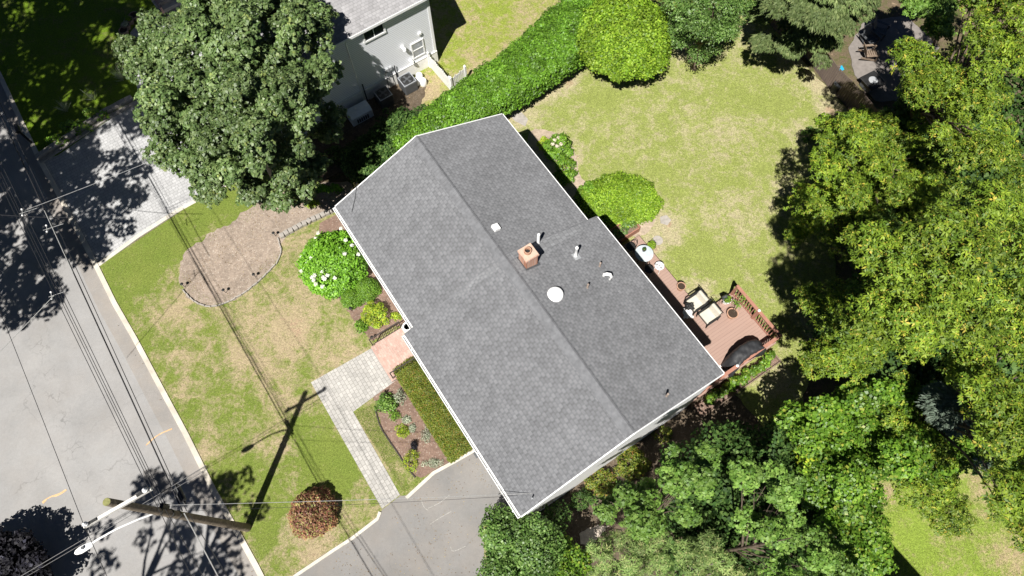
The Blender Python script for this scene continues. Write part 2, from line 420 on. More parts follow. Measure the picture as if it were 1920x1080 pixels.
M['leaf_yew'] = leaf_mat('yew_leaf', [(0, (.05, .09, .01)), (.5, (.12, .16, .015)), (.85, (.2, .22, .03)), (1, (.26, .13, .04))], .5, .3, .15)
M['leaf_box'] = leaf_mat('box_leaf', [(0, (.06, .14, .012)), (.6, (.12, .24, .02)), (1, (.2, .33, .035))], .5, .3, .15)
M['leaf_hyd'] = leaf_mat('hydrangea_leaf', [(0, (.09, .22, .015)), (.5, (.16, .35, .022)), (1, (.28, .52, .06))], .45, .35, .3)
M['leaf_yel'] = leaf_mat('yellow_leaf', [(0, (.14, .26, .02)), (.5, (.3, .42, .03)), (1, (.5, .5, .05))], .5, .3, .3)
M['leaf_silver'] = leaf_mat('silver_leaf', [(0, (.2, .25, .15)), (1, (.45, .46, .36))], .6, .2, .15)
M['leaf_rust'] = leaf_mat('rust_leaf', [(0, (.2, .06, .02)), (1, (.45, .18, .05))], .6, .2, .15)
M['petal_white'] = leaf_mat('white_petal', [(0, (.6, .62, .5)), (1, (.85, .85, .8))], .6, .2, .2, (1, 1, 1))
M['petal_pink'] = leaf_mat('pale_petal', [(0, (.5, .42, .34)), (1, (.7, .66, .5))], .6, .2, .2, (1, 1, 1))
M['white'] = plain('white_paint', (.78, .78, .77), .45, .4, .04)
M['white_wood'] = plain('weathered_white_wood', (.62, .6, .56), .7, .2, .15, 20)
M['black'] = plain('black_metal', (.02, .02, .02), .5, .4, .3)
M['iron'] = plain('wrought_iron', (.045, .035, .03), .6, .4, .3)
M['wire'] = plain('black_cable', (.02, .02, .022), .5, .4, .2)
M['cable'] = plain('aluminium_cable', (.38, .38, .37), .35, .6, .5, 60, metal=.3)
M['grey_metal'] = plain('grey_metal', (.32, .33, .34), .4, .5, .15)
M['dark_grey'] = plain('dark_grey_metal', (.07, .075, .08), .5, .5, .2)
M['pole'] = plain('weathered_pole_wood', (.17, .14, .105), .85, .15, .4, 9, bump=.4)
M['concrete'] = plain('pale_concrete', (.52, .485, .42), .9, .15, .16, 3, bump=.3)
M['terracotta'] = plain('terracotta', (.42, .25, .17), .8, .2, .2, 8)
M['stone'] = plain('grey_block_stone', (.32, .295, .265), .9, .15, .2, 6, bump=.4)
M['clay_brown'] = plain('clay_brown', (.22, .17, .13), .8, .2, .2, 8)
M['cushion'] = plain('beige_cushion', (.5, .47, .4), .9, .1, .08, 12)
M['soil'] = plain('potting_soil', (.05, .035, .025), .95, .1, .5, 30)
M['glass'] = plain('window_glass', (.03, .035, .04), .08, .6, .2)
M['cover'] = plain('black_vinyl_cover', (.03, .031, .034), .55, .4, .25, 5, bump=.3)
M['blue'] = plain('blue_plastic', (.02, .32, .5), .4, .4, .1)
M['brown_wood'] = plain('brown_wood', (.2, .15, .11), .8, .2, .3, 8)

def roof_mat(name, base, period=.22, row=.13, amt=1.):
    """laminated shingles: staggered rows of darker tabs, each with a lit edge"""
    b = NB(name, .9, .15); uv = b.nd('ShaderNodeTexCoord').outputs['UV']; sp = b.nd('ShaderNodeSeparateXYZ'); b.lk(uv, sp.inputs[0])
    r = b.math('DIVIDE', sp.outputs[1], row); fr = b.math('FLOOR', r); fy = b.math('SUBTRACT', r, fr)
    w = b.nd('ShaderNodeTexWhiteNoise', noise_dimensions='1D'); b.lk(fr, w.inputs['W'])
    x = b.math('ADD', b.math('DIVIDE', sp.outputs[0], period), b.math('ADD', b.math('MULTIPLY', fr, .5), b.math('MULTIPLY', w.outputs['Value'], .34)))
    fl = b.math('FLOOR', x); fx = b.math('SUBTRACT', x, fl)
    cv = b.nd('ShaderNodeCombineXYZ'); b.lk(fl, cv.inputs[0]); b.lk(fr, cv.inputs[1]); w2 = b.nd('ShaderNodeTexWhiteNoise', noise_dimensions='2D'); b.lk(cv.outputs[0], w2.inputs['Vector'])
    tab = b.ramp(fx, [(.0, 1.), (.03, .66), (.36, .7), (.40, 1.2), (.52, 1.1), (.56, 1.)])
    c = b.mix(amt*.5, base, b.mix(1., base, tab, 'MULTIPLY'))
    c = b.mix(1., c, b.ramp(w2.outputs['Value'], [(0, .88), (.5, 1.), (1, 1.13)]), 'MULTIPLY')
    c = b.mix(1., c, b.ramp(fy, [(0, .78), (.14, .84), (.2, 1.03), (1, 1.)]), 'MULTIPLY')
    c = b.mix(1., c, b.ramp(b.noise(uv, 50, 3, .7), [(.35, .9), (.65, 1.1)]), 'MULTIPLY')
    c = b.mix(1., c, b.ramp(b.noise(uv, .5, 4, .6), [(.3, .93), (.7, 1.07)]), 'MULTIPLY')
    st = b.noise(b.mapv(uv, (1.6, .18, 1)), 1, 3, .6); c = b.mix(1., c, b.ramp(st, [(.35, .95), (.65, 1.04)]), 'MULTIPLY')
    b.col(c); b.b.inputs['Diffuse Roughness'].default_value = .4; return b.m
M['shingle'] = roof_mat('grey_shingles', (.16, .163, .171))
M['shingle_n'] = roof_mat('weathered_shingles', (.3, .295, .3), .34, .15, .6)
M['cap'] = plain('ridge_shingle', (.148, .151, .159), .9, .15, .22, 5)

def siding(name, c, gap=.115, d=(.35, .8)):
    b = NB(name, .5, .3); v = b.pos(True); s = b.nd('ShaderNodeSeparateXYZ'); b.lk(v, s.inputs[0])
    f = b.math('FRACT', b.math('DIVIDE', s.outputs[2], gap)); r = b.ramp(f, [(0, d[0]), (.14, d[1]), (.24, 1.), (1, 1.)])
    b.col(b.mix(1., c, r, 'MULTIPLY')); b.bump(f, .35, .02); return b.m
M['siding'] = siding('white_siding', (.95, .95, .95), d=(.85, 1.))
M['siding_grey'] = siding('pale_grey_siding', (.85, .87, .91))

def paver(name, c1, c2, bw, rh, rot=0., mort=(.2, .19, .175), rnd=.5):
    b = NB(name, .85, .15); v = b.mapv(b.pos(), rot=(0, 0, rot)); n = b.nd('ShaderNodeTexBrick'); n.offset = .43; n.squash = .7; n.squash_frequency = 3
    b.lk(v, n.inputs['Vector']); n.inputs['Scale'].default_value = 1; n.inputs['Brick Width'].default_value = bw; n.inputs['Row Height'].default_value = rh
    n.inputs['Mortar Size'].default_value = .011; n.inputs['Mortar Smooth'].default_value = .4; n.inputs['Bias'].default_value = 0
    n.inputs['Color1'].default_value = (*c1, 1); n.inputs['Color2'].default_value = (*c2, 1); n.inputs['Mortar'].default_value = (*mort, 1)
    c = b.mix(1., n.outputs['Color'], b.ramp(b.noise(v, 1.1, 5, .65), [(.3, .86), (.7, 1.1)]), 'MULTIPLY')
    c = b.mix(1., c, b.ramp(b.noise(v, 30, 4, .7), [(.3, .88), (.7, 1.1)]), 'MULTIPLY')
    b.col(c); b.bump(n.outputs['Fac'], -.6, .01); return b.m
M['paver'] = paver('grey_pavers', (.33, .32, .3), (.42, .405, .38), .24, .16, -YAW, (.21, .2, .185))
M['paver_drive'] = paver('grey_drive_pavers', (.36, .36, .36), (.43, .43, .43), .24, .17, -math.radians(34.8), (.23, .23, .23))
M['brick'] = paver('red_brick_paving', (.4, .25, .21), (.5, .34, .29), .21, .1, -YAW, (.33, .27, .23))
M['chimney_brick'] = paver('chimney_brick', (.42, .2, .13), (.58, .34, .25), .2, .075, -YAW, (.5, .42, .36))

def asphalt(name, c, cracks=.8, brown=0., crackspots=None):
    b = NB(name, .9, .2); v = b.pos(); g = b.noise(v, 60, 4, .8); big = b.noise(v, .35, 5, .6, .3)
    col = b.mix(b.ramp(big, [(.3, 0.), (.7, 1.)]), tuple(x*.82 for x in c), tuple(x*1.1 for x in c))
    col = b.mix(1., col, b.ramp(g, [(.3, .82), (.7, 1.16)]), 'MULTIPLY')
    col = b.mix(1., col, b.ramp(b.noise(v, 7, 4, .7), [(.3, .95), (.7, 1.05)]), 'MULTIPLY')
    w = b.nd('ShaderNodeVectorMath', operation='MULTIPLY_ADD'); b.lk(b.noise(v, 1.6, 4, .6, 0, 1), w.inputs[0]); w.inputs[1].default_value = (.9, .9, 0); b.lk(v, w.inputs[2])
    e = b.vor(w.outputs[0], .24, 'DISTANCE_TO_EDGE'); e2 = b.vor(w.outputs[0], 2.2, 'DISTANCE_TO_EDGE')
    mask = b.blobs(v, crackspots, .4) if crackspots else b.ramp(b.noise(v, .22, 2, .5), [(.6, 0.), (.7, .5)])
    cr = b.math('MAXIMUM', b.math('MULTIPLY', b.ramp(e, [(0, .7), (.006, 0.)]), b.ramp(b.noise(v, .5, 2), [(.42, 0.), (.6, 1.)])), b.math('MULTIPLY', b.ramp(e2, [(0, 1.), (.06, 0.)]), mask))
    col = b.mix(b.math('MULTIPLY', cr, cracks*.6, True), col, tuple(x*.35 for x in c))
    if brown: col = b.mix(b.math('MULTIPLY', b.ramp(b.noise(v, .6, 4, .7), [(.4, 0.), (.7, 1.)]), brown), col, (.3, .25, .2))
    b.col(col); b.bump(g, .35, .01); return b.m
M['asphalt'] = asphalt('worn_asphalt', (.285, .28, .275), .9, .12, [wb(*q) for q in ((78, 650, 30, .9), (88, 700, 26, .9), (100, 745, 28, 1), (118, 790, 28, 1), (140, 840, 28, 1), (165, 890, 26, .8), (185, 930, 26, .7), (200, 740, 26, .5), (215, 800, 28, .5), (235, 880, 26, .5), (60, 640, 22, .6))])
M['asphalt_edge'] = asphalt('dark_patched_asphalt', (.27, .25, .235), .5, .5)
M['asphalt_drive'] = asphalt('driveway_asphalt', (.2, .194, .187), .6, .22)
M['patch'] = asphalt('asphalt_patch', (.2, .19, .18), 0)
def mulch(name, c, chips=.5):
    b = NB(name, .95, .1); v = b.pos(); f = b.noise(v, 6, 6, .75); h = b.vor(v, 26, out='Color'); s = b.nd('ShaderNodeSeparateColor'); b.lk(h, s.inputs[0])
    col = b.ramp(f, [(.3, tuple(x*.68 for x in c)), (.7, tuple(x*1.25 for x in c))]); k = b.ramp(s.outputs[0], [(.9, 0.), (.96, chips)])
    col = b.mix(k, col, (.62, .56, .48)); col = b.mix(1., col, b.ramp(b.noise(v, .8, 3), [(.3, .85), (.7, 1.12)]), 'MULTIPLY')
    b.col(col); b.bump(f, .8, .05); return b.m
M['mulch'] = mulch('pale_mulch', (.285, .23, .185), .35)
M['mulch_red'] = mulch('red_brown_mulch', (.2, .135, .105), .25)
M['earth'] = mulch('bare_earth', (.11, .085, .06), .12)
M['gravel'] = mulch('pale_gravel', (.5, .43, .36), .8)
M['paint_orange'] = plain('faded_orange_paint', (.55, .36, .2), .9, .1, .25, 12)
M['composite'] = None
def deckmat():
    b = NB('red_brown_deck_boards', .7, .2); v = b.pos(True); s = b.nd('ShaderNodeSeparateXYZ'); b.lk(v, s.inputs[0])
    f = b.math('FRACT', b.math('DIVIDE', s.outputs[0], .14)); r = b.ramp(f, [(0, .35), (.07, .95), (.12, 1.), (1, 1.)])
    c = b.mix(b.noise(b.mapv(v, (7.1, .6, 1)), 1, 3), (.28, .185, .15), (.36, .25, .205)); b.col(b.mix(1., c, r, 'MULTIPLY')); b.bump(r, .4, .01); return b.m
M['deck'] = deckmat()
M['rail'] = plain('red_brown_rail', (.33, .16, .115), .6, .3, .12, 6)

# ------------------------------------------------------------------ the setting
sheet('ground', [(-260, -260), (260, -260), (260, 260), (-260, 260)], -1, 0, lawn_mat('rough_ground', (.07, .09, .025), (.1, .12, .03), (.17, .13, .085), .12))
KERB = [(-150, -150), (-60, 30), (0, 143), (38, 225), (75, 302), (107, 360), (177, 493), (213, 567), (253, 637), (297, 720), (347, 813), (400, 920), (447, 1003), (480, 1063), (560, 1220), (700, 1480)]
kw = PW(KERB, .1)
road_poly = [(-90, 60)]+[p for p in kw[::-1]][:0]
far0 = (kw[0][0]-14, kw[0][1]+19); far1 = (kw[-1][0]+30, kw[-1][1]-41)
kline = [far0]+kw+[far1]
off = Vector((-9.2, -6.6))                 # road is about 11 m wide
sheet('road', kline+[(p[0]+off.x, p[1]+off.y) for p in kline[::-1]], -.2, .004, M['asphalt'])
def strip(name, pts, w0, w1, z0, z1, m, kind='structure'):
    """ribbon between offsets w0 and w1 to the left of a world polyline"""
    L, Rr = [], []
    for i, p in enumerate(pts):
        a = Vector(pts[max(0, i-1)][:2]); b = Vector(pts[min(len(pts)-1, i+1)][:2]); d = (b-a).normalized(); n = Vector((-d.y, d.x))
        L.append((p[0]+n.x*w1, p[1]+n.y*w1)); Rr.append((p[0]+n.x*w0, p[1]+n.y*w0))
    mb = MB(); k = len(pts)
    for i in range(k):
        for q, z in ((Rr[i], z0), (L[i], z0), (L[i], z1), (Rr[i], z1)): mb.v.append((q[0], q[1], z))
    for i in range(k-1):
        o = 4*i
        for j in range(4): mb.f.append((o+j, o+(j+1) % 4, o+4+(j+1) % 4, o+4+j))
    mb.f += [(3, 2, 1, 0), (4*k-4, 4*k-3, 4*k-2, 4*k-1)]
    o = mb.build(name, m); o['kind'] = kind; return o
# kerb runs down the picture: its left-hand side is the lawn
strip('kerb', kline, -.10, .12, -.2, .1, plain('kerb_concrete', (.5, .46, .39), .9, .15, .24, 1.3, obj=False))
edge = PW([(-60, 30), (0, 143), (75, 302), (107, 360), (177, 493)], .05)
sheet('road_edge', ragged([(p[0]-.12, p[1]-.05) for p in edge]+PW([(188, 520), (150, 470), (95, 380), (40, 280), (-30, 130), (-95, 20)]), .3, .05, 3), .003, .009, M['asphalt_edge'])
strip('gutter_strip', kline[6:-1], -.75, -.1, .003, .007, asphalt('stained_asphalt', (.265, .25, .235), .4, .35))
sheet('asphalt_patch', ragged(PW([(268, 885), (292, 878), (306, 884), (318, 905), (330, 928), (300, 925), (276, 905)]), .2, .04, 2), .003, .0085, M['patch'])
def paint(pts, w, seed):
    q = PW(smooth_poly(pts, False, 1)); L = []; R_ = random.Random(seed); B = []
    for i, p in enumerate(q):
        a = Vector(q[max(0, i-1)]); b = Vector(q[min(len(q)-1, i+1)]); d = (b-a).normalized(); ww = w*R_.uniform(.5, 1.1)
        L.append((p[0]-d.y*ww, p[1]+d.x*ww)); B.append((p[0]+d.y*ww, p[1]-d.x*ww))
    sheet('utility_marking', L+B[::-1], .010, .013, M['paint_orange'])
paint([(274, 835), (290, 820), (303, 812), (323, 804)], .035, 1); paint([(80, 943), (92, 932), (110, 928), (125, 918)], .05, 2)

green, green2, tan = (.125, .185, .03), (.19, .22, .05), (.42, .34, .21)
fb = [wb(480, 640, 150, .22), wb(560, 590, 120, .22), wb(600, 480, 120, .25), wb(345, 600, 40, .1), wb(555, 640, 40, .3), wb(660, 660, 90, .22), wb(540, 750, 70, .15),
      wb(250, 520, 110, -.34), wb(330, 430, 130, -.36), wb(440, 370, 90, -.36), wb(270, 640, 60, -.16), wb(330, 760, 80, -.1), wb(640, 880, 70, -.6), wb(590, 790, 60, -.38), wb(610, 850, 60, -.4),
      wb(520, 980, 120, -.2), wb(440, 890, 80, -.3), wb(560, 1010, 75, .2), wb(385, 850, 30, .25), wb(620, 990, 60, .12), wb(400, 720, 60, -.12), wb(450, 800, 60, -.12),
      wb(690, 810, 60, .15), wb(720, 860, 60, .1), wb(760, 905, 50, -.25), wb(400, 500, 90, .2), wb(630, 400, 40, .1)]
M['lawn_front'] = lawn_mat('front_lawn', green, green2, tan, -.04, fb)
bb = [wb(1540, 160, 70, .55), wb(1480, 110, 60, .4), wb(1020, 150, 75, .7), wb(1060, 140, 50, .4), wb(975, 215, 60, .6), wb(1080, 300, 25, .6), wb(1250, 430, 60, .5), wb(1225, 470, 50, .5),
      wb(1310, 550, 70, .5), wb(1200, 140, 60, .3), wb(1360, 270, 90, .22), wb(1180, 230, 90, .18), wb(1480, 350, 70, .2), wb(1500, 250, 50, .35), wb(1520, 600, 70, .28), wb(1450, 720, 60, .35), wb(1290, 95, 40, .6), wb(1400, 60, 50, .2),
      wb(1330, 480, 80, -.2), wb(1440, 180, 80, -.14), wb(1120, 180, 50, -.12), wb(1230, 330, 70, -.1), wb(1480, 560, 60, -.12), wb(1560, 215, 50, .6), wb(1360, 420, 90, .12)]
M['lawn_back'] = lawn_mat('back_lawn', (.21, .25, .06), (.27, .3, .09), (.45, .4, .24), -.15, bb)
M['lawn_far'] = lawn_mat('far_lawn', (.19, .27, .04), (.23, .3, .05), (.42, .34, .19), -.24, [wb(1830, 900, 70, .3), wb(1900, 1050, 80, .3), wb(1760, 1010, 60, .15), wb(1660, 930, 40, .6), wb(1880, 960, 60, .2)])
M['lawn_side'] = lawn_mat('neighbour_lawn', (.19, .25, .04), (.26, .3, .05), (.42, .34, .2), -.05, [wb(870, 60, 40, .25), wb(900, 130, 30, .25), wb(810, 165, 45, .5), wb(770, 190, 50, .6)])
M['lawn_street'] = lawn_mat('shaded_street_lawn', (.09, .16, .01), (.13, .2, .015), (.2, .18, .08), -.25, [])  # grass colours lowered so part of the tree shade is in them
inner = [(p[0], p[1]) for p in kw]
def kin(i0, i1): # kerb points shifted onto the lawn side
    out = []
    for i in range(i0, i1+1):
        a, b = Vector(kw[i-1]), Vector(kw[min(i+1, len(kw)-1)]); d = (b-a).normalized(); out.append((kw[i][0]-d.y*.118, kw[i][1]+d.x*.118))
    return out
# 6 = (177,493) ... 13 = (480,1063)
sheet('front_lawn', kin(6, 14)+PW([(640, 1220), (700, 1200), (960, 1080), (1000, 960), (900, 700), (790, 540), (640, 380), (560, 330), (500, 330), (400, 357), (188, 499)]), -.1, .06, M['lawn_front'])
sheet('back_lawn', ragged(PW([(930, 190), (1010, 130), (1090, 90), (1150, 60), (1250, 70), (1380, 20), (1440, 40), (1500, 112), (1550, 165), (1592, 208), (1580, 300), (1560, 420), (1570, 560), (1540, 640), (1500, 760), (1440, 810), (1380, 740), (1330, 640), (1180, 480), (1060, 400), (960, 260)]), .25, .08, 5), -.1, .05, M['lawn_back'])
sheet('far_lawn', ragged(PW([(1590, 860), (1700, 800), (1850, 800), (2050, 850), (2100, 1250), (1700, 1250), (1600, 1100)]), .3, .1, 6), -.1, .05, M['lawn_far'])
sheet('neighbour_lawn', PW([(700, 205), (800, 125), (815, -120), (1500, -150), (1420, 10), (1260, 40), (1100, 60), (960, 170), (880, 215), (760, 250)]), -.1, .05, M['lawn_side'])
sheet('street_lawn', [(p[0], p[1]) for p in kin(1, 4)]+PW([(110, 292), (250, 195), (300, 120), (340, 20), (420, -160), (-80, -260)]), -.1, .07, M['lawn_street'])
sheet('neighbour_driveway', kin(4, 6)+PW([(400, 352), (500, 318), (560, 300), (600, 235), (520, 100), (420, 20), (310, 120), (250, 195), (87, 300)]), -.1, .055, M['paver_drive'])
strip('driveway_border', PW([(183, 496), (260, 440), (330, 395), (400, 357), (470, 322)], .07), -.14, .06, -.05, .075, M['concrete'])
sheet('entrance_path', PW([(246, 62), (262, 42), (315, 4), (370, -60), (450, 40), (420, 200), (300, 260), (268, 200), (243, 110)]), -.1, .0745, M['paver_drive'])
sheet('bare_soil', ragged(PW([(560, 360), (690, 300), (780, 235), (800, 165), (740, 160), (690, 190), (600, 230), (540, 300), (525, 335)]), .2, .08, 8), -.1, .068, M['earth'])
# asphalt driveway in front of the house
drv = PW([(890, 843), (813, 887), (770, 928), (750, 930), (717, 955), (710, 968), (660, 1008), (627, 1030), (557, 1078), (470, 1135), (520, 1240), (700, 1300), (910, 1110), (906, 980), (990, 950), (960, 880)], .06)
sheet('driveway', drv, -.1, .064, M['asphalt_drive'])
strip('driveway_kerb', PW([(894, 842), (850, 867), (813, 887), (775, 922), (762, 934)], .07), -.07, .07, -.05, .13, M['concrete'])
strip('driveway_kerb', PW([(713, 960), (708, 973), (660, 1010), (627, 1031), (557, 1078), (470, 1140)], .07), -.07, .06, -.05, .12, M['concrete'])
WK = PW([(583, 717), (707, 647), (746, 711), (662, 772), (750, 928), (716, 954)], .07)
sheet('walkway', WK, -.1, .0745, M['paver'])
# chalky scuffs on the driveway
for q in ([(790, 938), (795, 952), (803, 957)], [(803, 953), (825, 943), (843, 928)], [(845, 1025), (848, 1036), (873, 1024)], [(806, 983), (826, 970), (846, 959)]):
    strip('chalk_mark', PW(smooth_poly(q, False, 2), .06), -.014, .014, .0635, .0665, plain('chalk', (.3, .29, .27), .9, .1, .3, 20))
bed1 = smooth_poly([(502, 365), (545, 355), (590, 345), (640, 338), (668, 352), (628, 393), (575, 415), (527, 446), (529, 480), (505, 512), (465, 548), (425, 570), (385, 577), (352, 560), (338, 535), (335, 500), (345, 478), (375, 455), (399, 436), (425, 426), (443, 411), (471, 387)], True, 2)
sheet('mulch_bed', ragged(PW(bed1), .16, .1, 4), -.1, .066, M['mulch'])
bed2 = [(600, 420), (650, 395), (700, 480), (785, 615), (740, 612), (700, 640), (672, 612), (636, 560), (600, 520)]
sheet('foundation_bed', ragged(PW(bed2), .15, .04, 5), -.1, .067, M['mulch_red'])
bed3 = [(708, 772), (700, 745), (745, 712), (775, 690), (900, 830), (888, 843), (813, 886), (790, 897), (775, 890), (758, 868), (745, 845), (733, 828), (715, 800)]
sheet('garden_bed', ragged(PW(bed3), .1, .03, 6), -.1, .0685, M['mulch_red'])
M['path_earth'] = plain('trodden_earth', (.36, .27, .2), .95, .1, .2, 4, obj=False)
bed4 = smooth_poly([(985, 250), (1010, 240), (1060, 255), (1080, 290), (1090, 345), (1200, 420), (1235, 400), (1215, 440), (1190, 445), (1100, 440), (1000, 300)], True, 1)
sheet('back_bed', ragged(PW(bed4), .15, .05, 7), -.1, .056, mulch('pale_dirt', (.36, .29, .22), .15))
sheet('side_yard', ragged([tuple(HW(u, v)[:2]) for u, v in ((14.1, -5), (14.1, 6.5), (15, 9.6), (19, 9), (19.5, -2), (17.5, -5.5))], .3, .08, 3), -.1, .03, M['earth'])  # dark earth tone also stands in for tree shade over this yard
sheet('gravel_patch', ragged(PW([(1085, 1000), (1115, 985), (1140, 985), (1120, 1010), (1105, 1028), (1090, 1020)]), .12, .05, 3), -.1, .036, M['gravel'])
sheet('fire_pit_terrace', ragged(PW([(1590, 90), (1620, 40), (1700, 30), (1760, 90), (1720, 190), (1640, 190), (1600, 140)]), .3, .05, 9), -.1, .04, plain('grey_terrace', (.2, .18, .165), .9, .1, .15, 4, obj=False))
for q in ([(948, 205), (965, 198), (990, 225), (985, 238), (965, 228)],):
    sheet('paving_slab', PW(q), -.1, .07, M['stone'])

# ------------------------------------------------------------------ the house
house = thing('house', 'white sided house under a long grey shingled gable roof with a brick chimney', 'house', (HX, HY, 0), YAW)
L1, L2, W1, W2, ZE, ZR = 6.34, 14.2, 4.10, 4.52, 5.5, 7.12
def slope_mesh(u0, u1, w, ze, zr, sgn, nm, t=.05):
    mb = MB(); s = math.hypot(w, zr-ze)
    vs = [(u0, 0, zr), (u1, 0, zr), (u1, sgn*w, ze), (u0, sgn*w, ze)]
    n = Vector((0, sgn*(zr-ze), w)).normalized()*t
    vs += [(a[0]-n.x, a[1]-n.y, a[2]-n.z) for a in vs]
    f = [(0, 1, 2, 3), (7, 6, 5, 4), (3, 2, 6, 7), (0, 3, 7, 4), (1, 5, 6, 2)]
    if sgn > 0: f = [x[::-1] for x in f]
    mb.add(vs, f)
    uvs = {0: (u0, 0), 1: (u1, 0), 2: (u1, -s), 3: (u0, -s), 4: (u0, 0), 5: (u1, 0), 6: (u1, -s), 7: (u0, -s)}
    for i, ff in enumerate(f): mb.uv[i] = [(uvs[k][0]+(20 if sgn > 0 else 0), uvs[k][1]) for k in ff]
    return mb.build('roof', M['shingle'], house)
r1 = slope_mesh(0, L1+.05, W1, ZE, ZR, -1, 'a'); slope_mesh(0, L1+.05, W1, ZE, ZR, 1, 'b')
r2 = slope_mesh(L1, L2, W2, ZE-.02, ZR+.05, -1, 'c'); slope_mesh(L1, L2, W2, ZE-.02, ZR+.05, 1, 'd')
# ridge caps: overlapping bent shingles over a low vent
def caps(u0, u1, zr, w, ze):
    mb = MB(); k = int((u1-u0)/.145); sl = (zr-ze)/w
    for i in range(k):
        a, b = u0+i*(u1-u0)/k, u0+(i+1.18)*(u1-u0)/k; e = .07
        z0, z1 = zr+.022, zr+.034
        q = .3; mb.add([(a, -q, z0-q*sl-.012), (a, 0, z0), (a, e, z0-e*sl), (b, -q, z1-q*sl-.012), (b, 0, z1), (b, e, z1-e*sl),
                (a, -q, z0-q*sl-.04), (a, e, z0-e*sl-.03), (b, -q, z1-q*sl-.05), (b, e, z1-e*sl-.04)],
               [(0, 3, 4, 1), (1, 4, 5, 2), (0, 6, 8, 3), (2, 5, 9, 7), (3, 8, 9, 5, 4)])
    return mb
caps(0, L1, ZR, W1, ZE).build('ridge_cap', M['cap'], r1); caps(L1, L2-.1, ZR+.05, W2, ZE).build('ridge_cap', M['cap'], r2)
# pale worn seam where the wider roof section begins
M['seam'] = roof_mat('worn_shingle_seam', (.185, .189, .197))
for sg, v0, v1, wd in ((-1, .2, 2.3, .3), (1, .25, 3.6, .5)):
    mb = MB(); z_ = lambda v: ZR+.05-v/W2*(ZR+.07-ZE)+.006
    mb.add([(L1+.01, sg*v0, z_(v0)), (L1+wd, sg*v0, z_(v0)), (L1+wd*.7, sg*v1, z_(v1)), (L1+.01, sg*v1, z_(v1))], [(0, 1, 2, 3) if sg > 0 else (3, 2, 1, 0)])
    mb.uv[0] = [(L1, -.2), (L1+wd, -.2), (L1+wd, -2.4), (L1, -2.4)]; mb.build('seam_strip', M['seam'], r2)
# walls with gable tops
def gable_box(u0, u1, w, zr, drop):
    zt = zr-.09; ze = zt-(w)*(ZR-ZE)/W1
    return MB().add([(u0, -w, 0), (u0, w, 0), (u0, w, ze), (u0, 0, zt), (u0, -w, ze), (u1, -w, 0), (u1, w, 0), (u1, w, ze), (u1, 0, zt), (u1, -w, ze)],
                    [(0, 4, 3, 2, 1), (5, 6, 7, 8, 9), (0, 5, 9, 4), (1, 2, 7, 6), (2, 3, 8, 7), (3, 4, 9, 8), (0, 1, 6, 5)])
gable_box(.14, L1+.1, 3.72, ZR, 0).build('wall', M['siding'], house)
wall2 = gable_box(L1+.08, L2-.015, 4.2, ZR, 0).build('wall', M['siding'], house)
MB().box(((L1+L2)/2, 0, .2), (L2-L1-.15, 8.46, .4)).build('foundation', M['concrete'], house)
MB().box((L1/2+.1, 0, .2), (L1-.1, 7.5, .4)).build('foundation', M['concrete'], house)
# fascia along the eaves and rake boards on the gables
def rake(u, w, ze, zr, sgn):
    return MB().add([(u-.02, 0, zr+.012), (u+.02, 0, zr+.012), (u+.02, sgn*w, ze+.012), (u-.02, sgn*w, ze+.012), (u-.02, 0, zr-.16), (u+.02, 0, zr-.16), (u+.02, sgn*w, ze-.16), (u-.02, sgn*w, ze-.16)],
                    [(0, 1, 2, 3), (4, 7, 6, 5), (0, 4, 5, 1), (1, 5, 6, 2), (2, 6, 7, 3), (3, 7, 4, 0)])
for sg in (-1, 1):
    rake(-.02, W1, ZE, ZR, sg).build('rake_board', M['white'], house); rake(L2+.012, W2, ZE-.02, ZR+.05, sg).build('rake_board', M['white'], house)
    rake(L1-.021, W2, ZE-.02, ZR+.03, sg).build('rake_board', M['cap'], house)
def gutter(u0, u1, v, z, sgn):
    mb = MB(); ln = u1-u0; c = (u0+u1)/2
    if sgn > 0:
        mb.box((c, v+.02, z-.07), (ln, .035, .14)); return mb.build('fascia', M['white'], house)
    mb.box((c, v+sgn*.012, z-.06), (ln, .02, .13)); mb.box((c, v+sgn*.115, z-.052), (ln, .022, .12)); mb.box((c, v+sgn*.062, z-.115), (ln, .085, .012))
    mb.box((u0+.01, v+sgn*.062, z-.055), (.02, .08, .112)); mb.box((u1-.01, v+sgn*.062, z-.055), (.02, .08, .112))
    k = int(ln/.62)
    for i in range(1, k): mb.box((u0+i*ln/k, v+sgn*.062, z-.004), (.03, .08, .008))
    return mb.build('gutter', M['white'], house)
gutter(0, L1-.03, -W1, ZE-.01, -1); gutter(L1, L2, -W2, ZE-.03, -1); gutter(0, L1-.03, W1, ZE-.01, 1); gutter(L1, L2, W2, ZE-.03, 1)
for u, v in ((.2, -3.79), (13.9, -4.27), (13.9, 4.27), (.2, 3.79)):
    MB().tube([(u, v*1.09, ZE-.12), (u, v, ZE-.4), (u, v, .4), (u, v*1.05, .15)], .035, 6).build('downspout', M['white'], house)
MB().box((2.1, -3.93, 5.05), (.3, .2, .22)).build('eave_light', M['white'], house)
def window(u, v, z, w, h, sgn, parent=house):
    f = MB(); f.box((u, v, z+h/2+.04), (w+.16, .06, .08)); f.box((u, v, z-h/2-.04), (w+.16, .06, .08)); f.box((u-w/2-.04, v, z), (.08, .06, h)); f.box((u+w/2+.04, v, z), (.08, .06, h)); f.box((u, v, z), (w, .05, .05))
    o = MB().box((u, v-sgn*.005, z), (w, .03, h)).build('window', M['glass'], parent); f.build('frame', M['white'], o)
for u, z, w in ((1.4, 4.1, 1.3), (3.0, 4.1, .9), (1.4, 1.5, 1.3)): window(u, -3.74, z, w, 1.2, -1)
for u, z, w in ((7.6, 4.1, 1.5), (10.0, 4.1, .9), (12.6, 4.1, 1.5), (7.6, 1.5, 1.5)): window(u, -4.22, z, w, 1.2, -1)
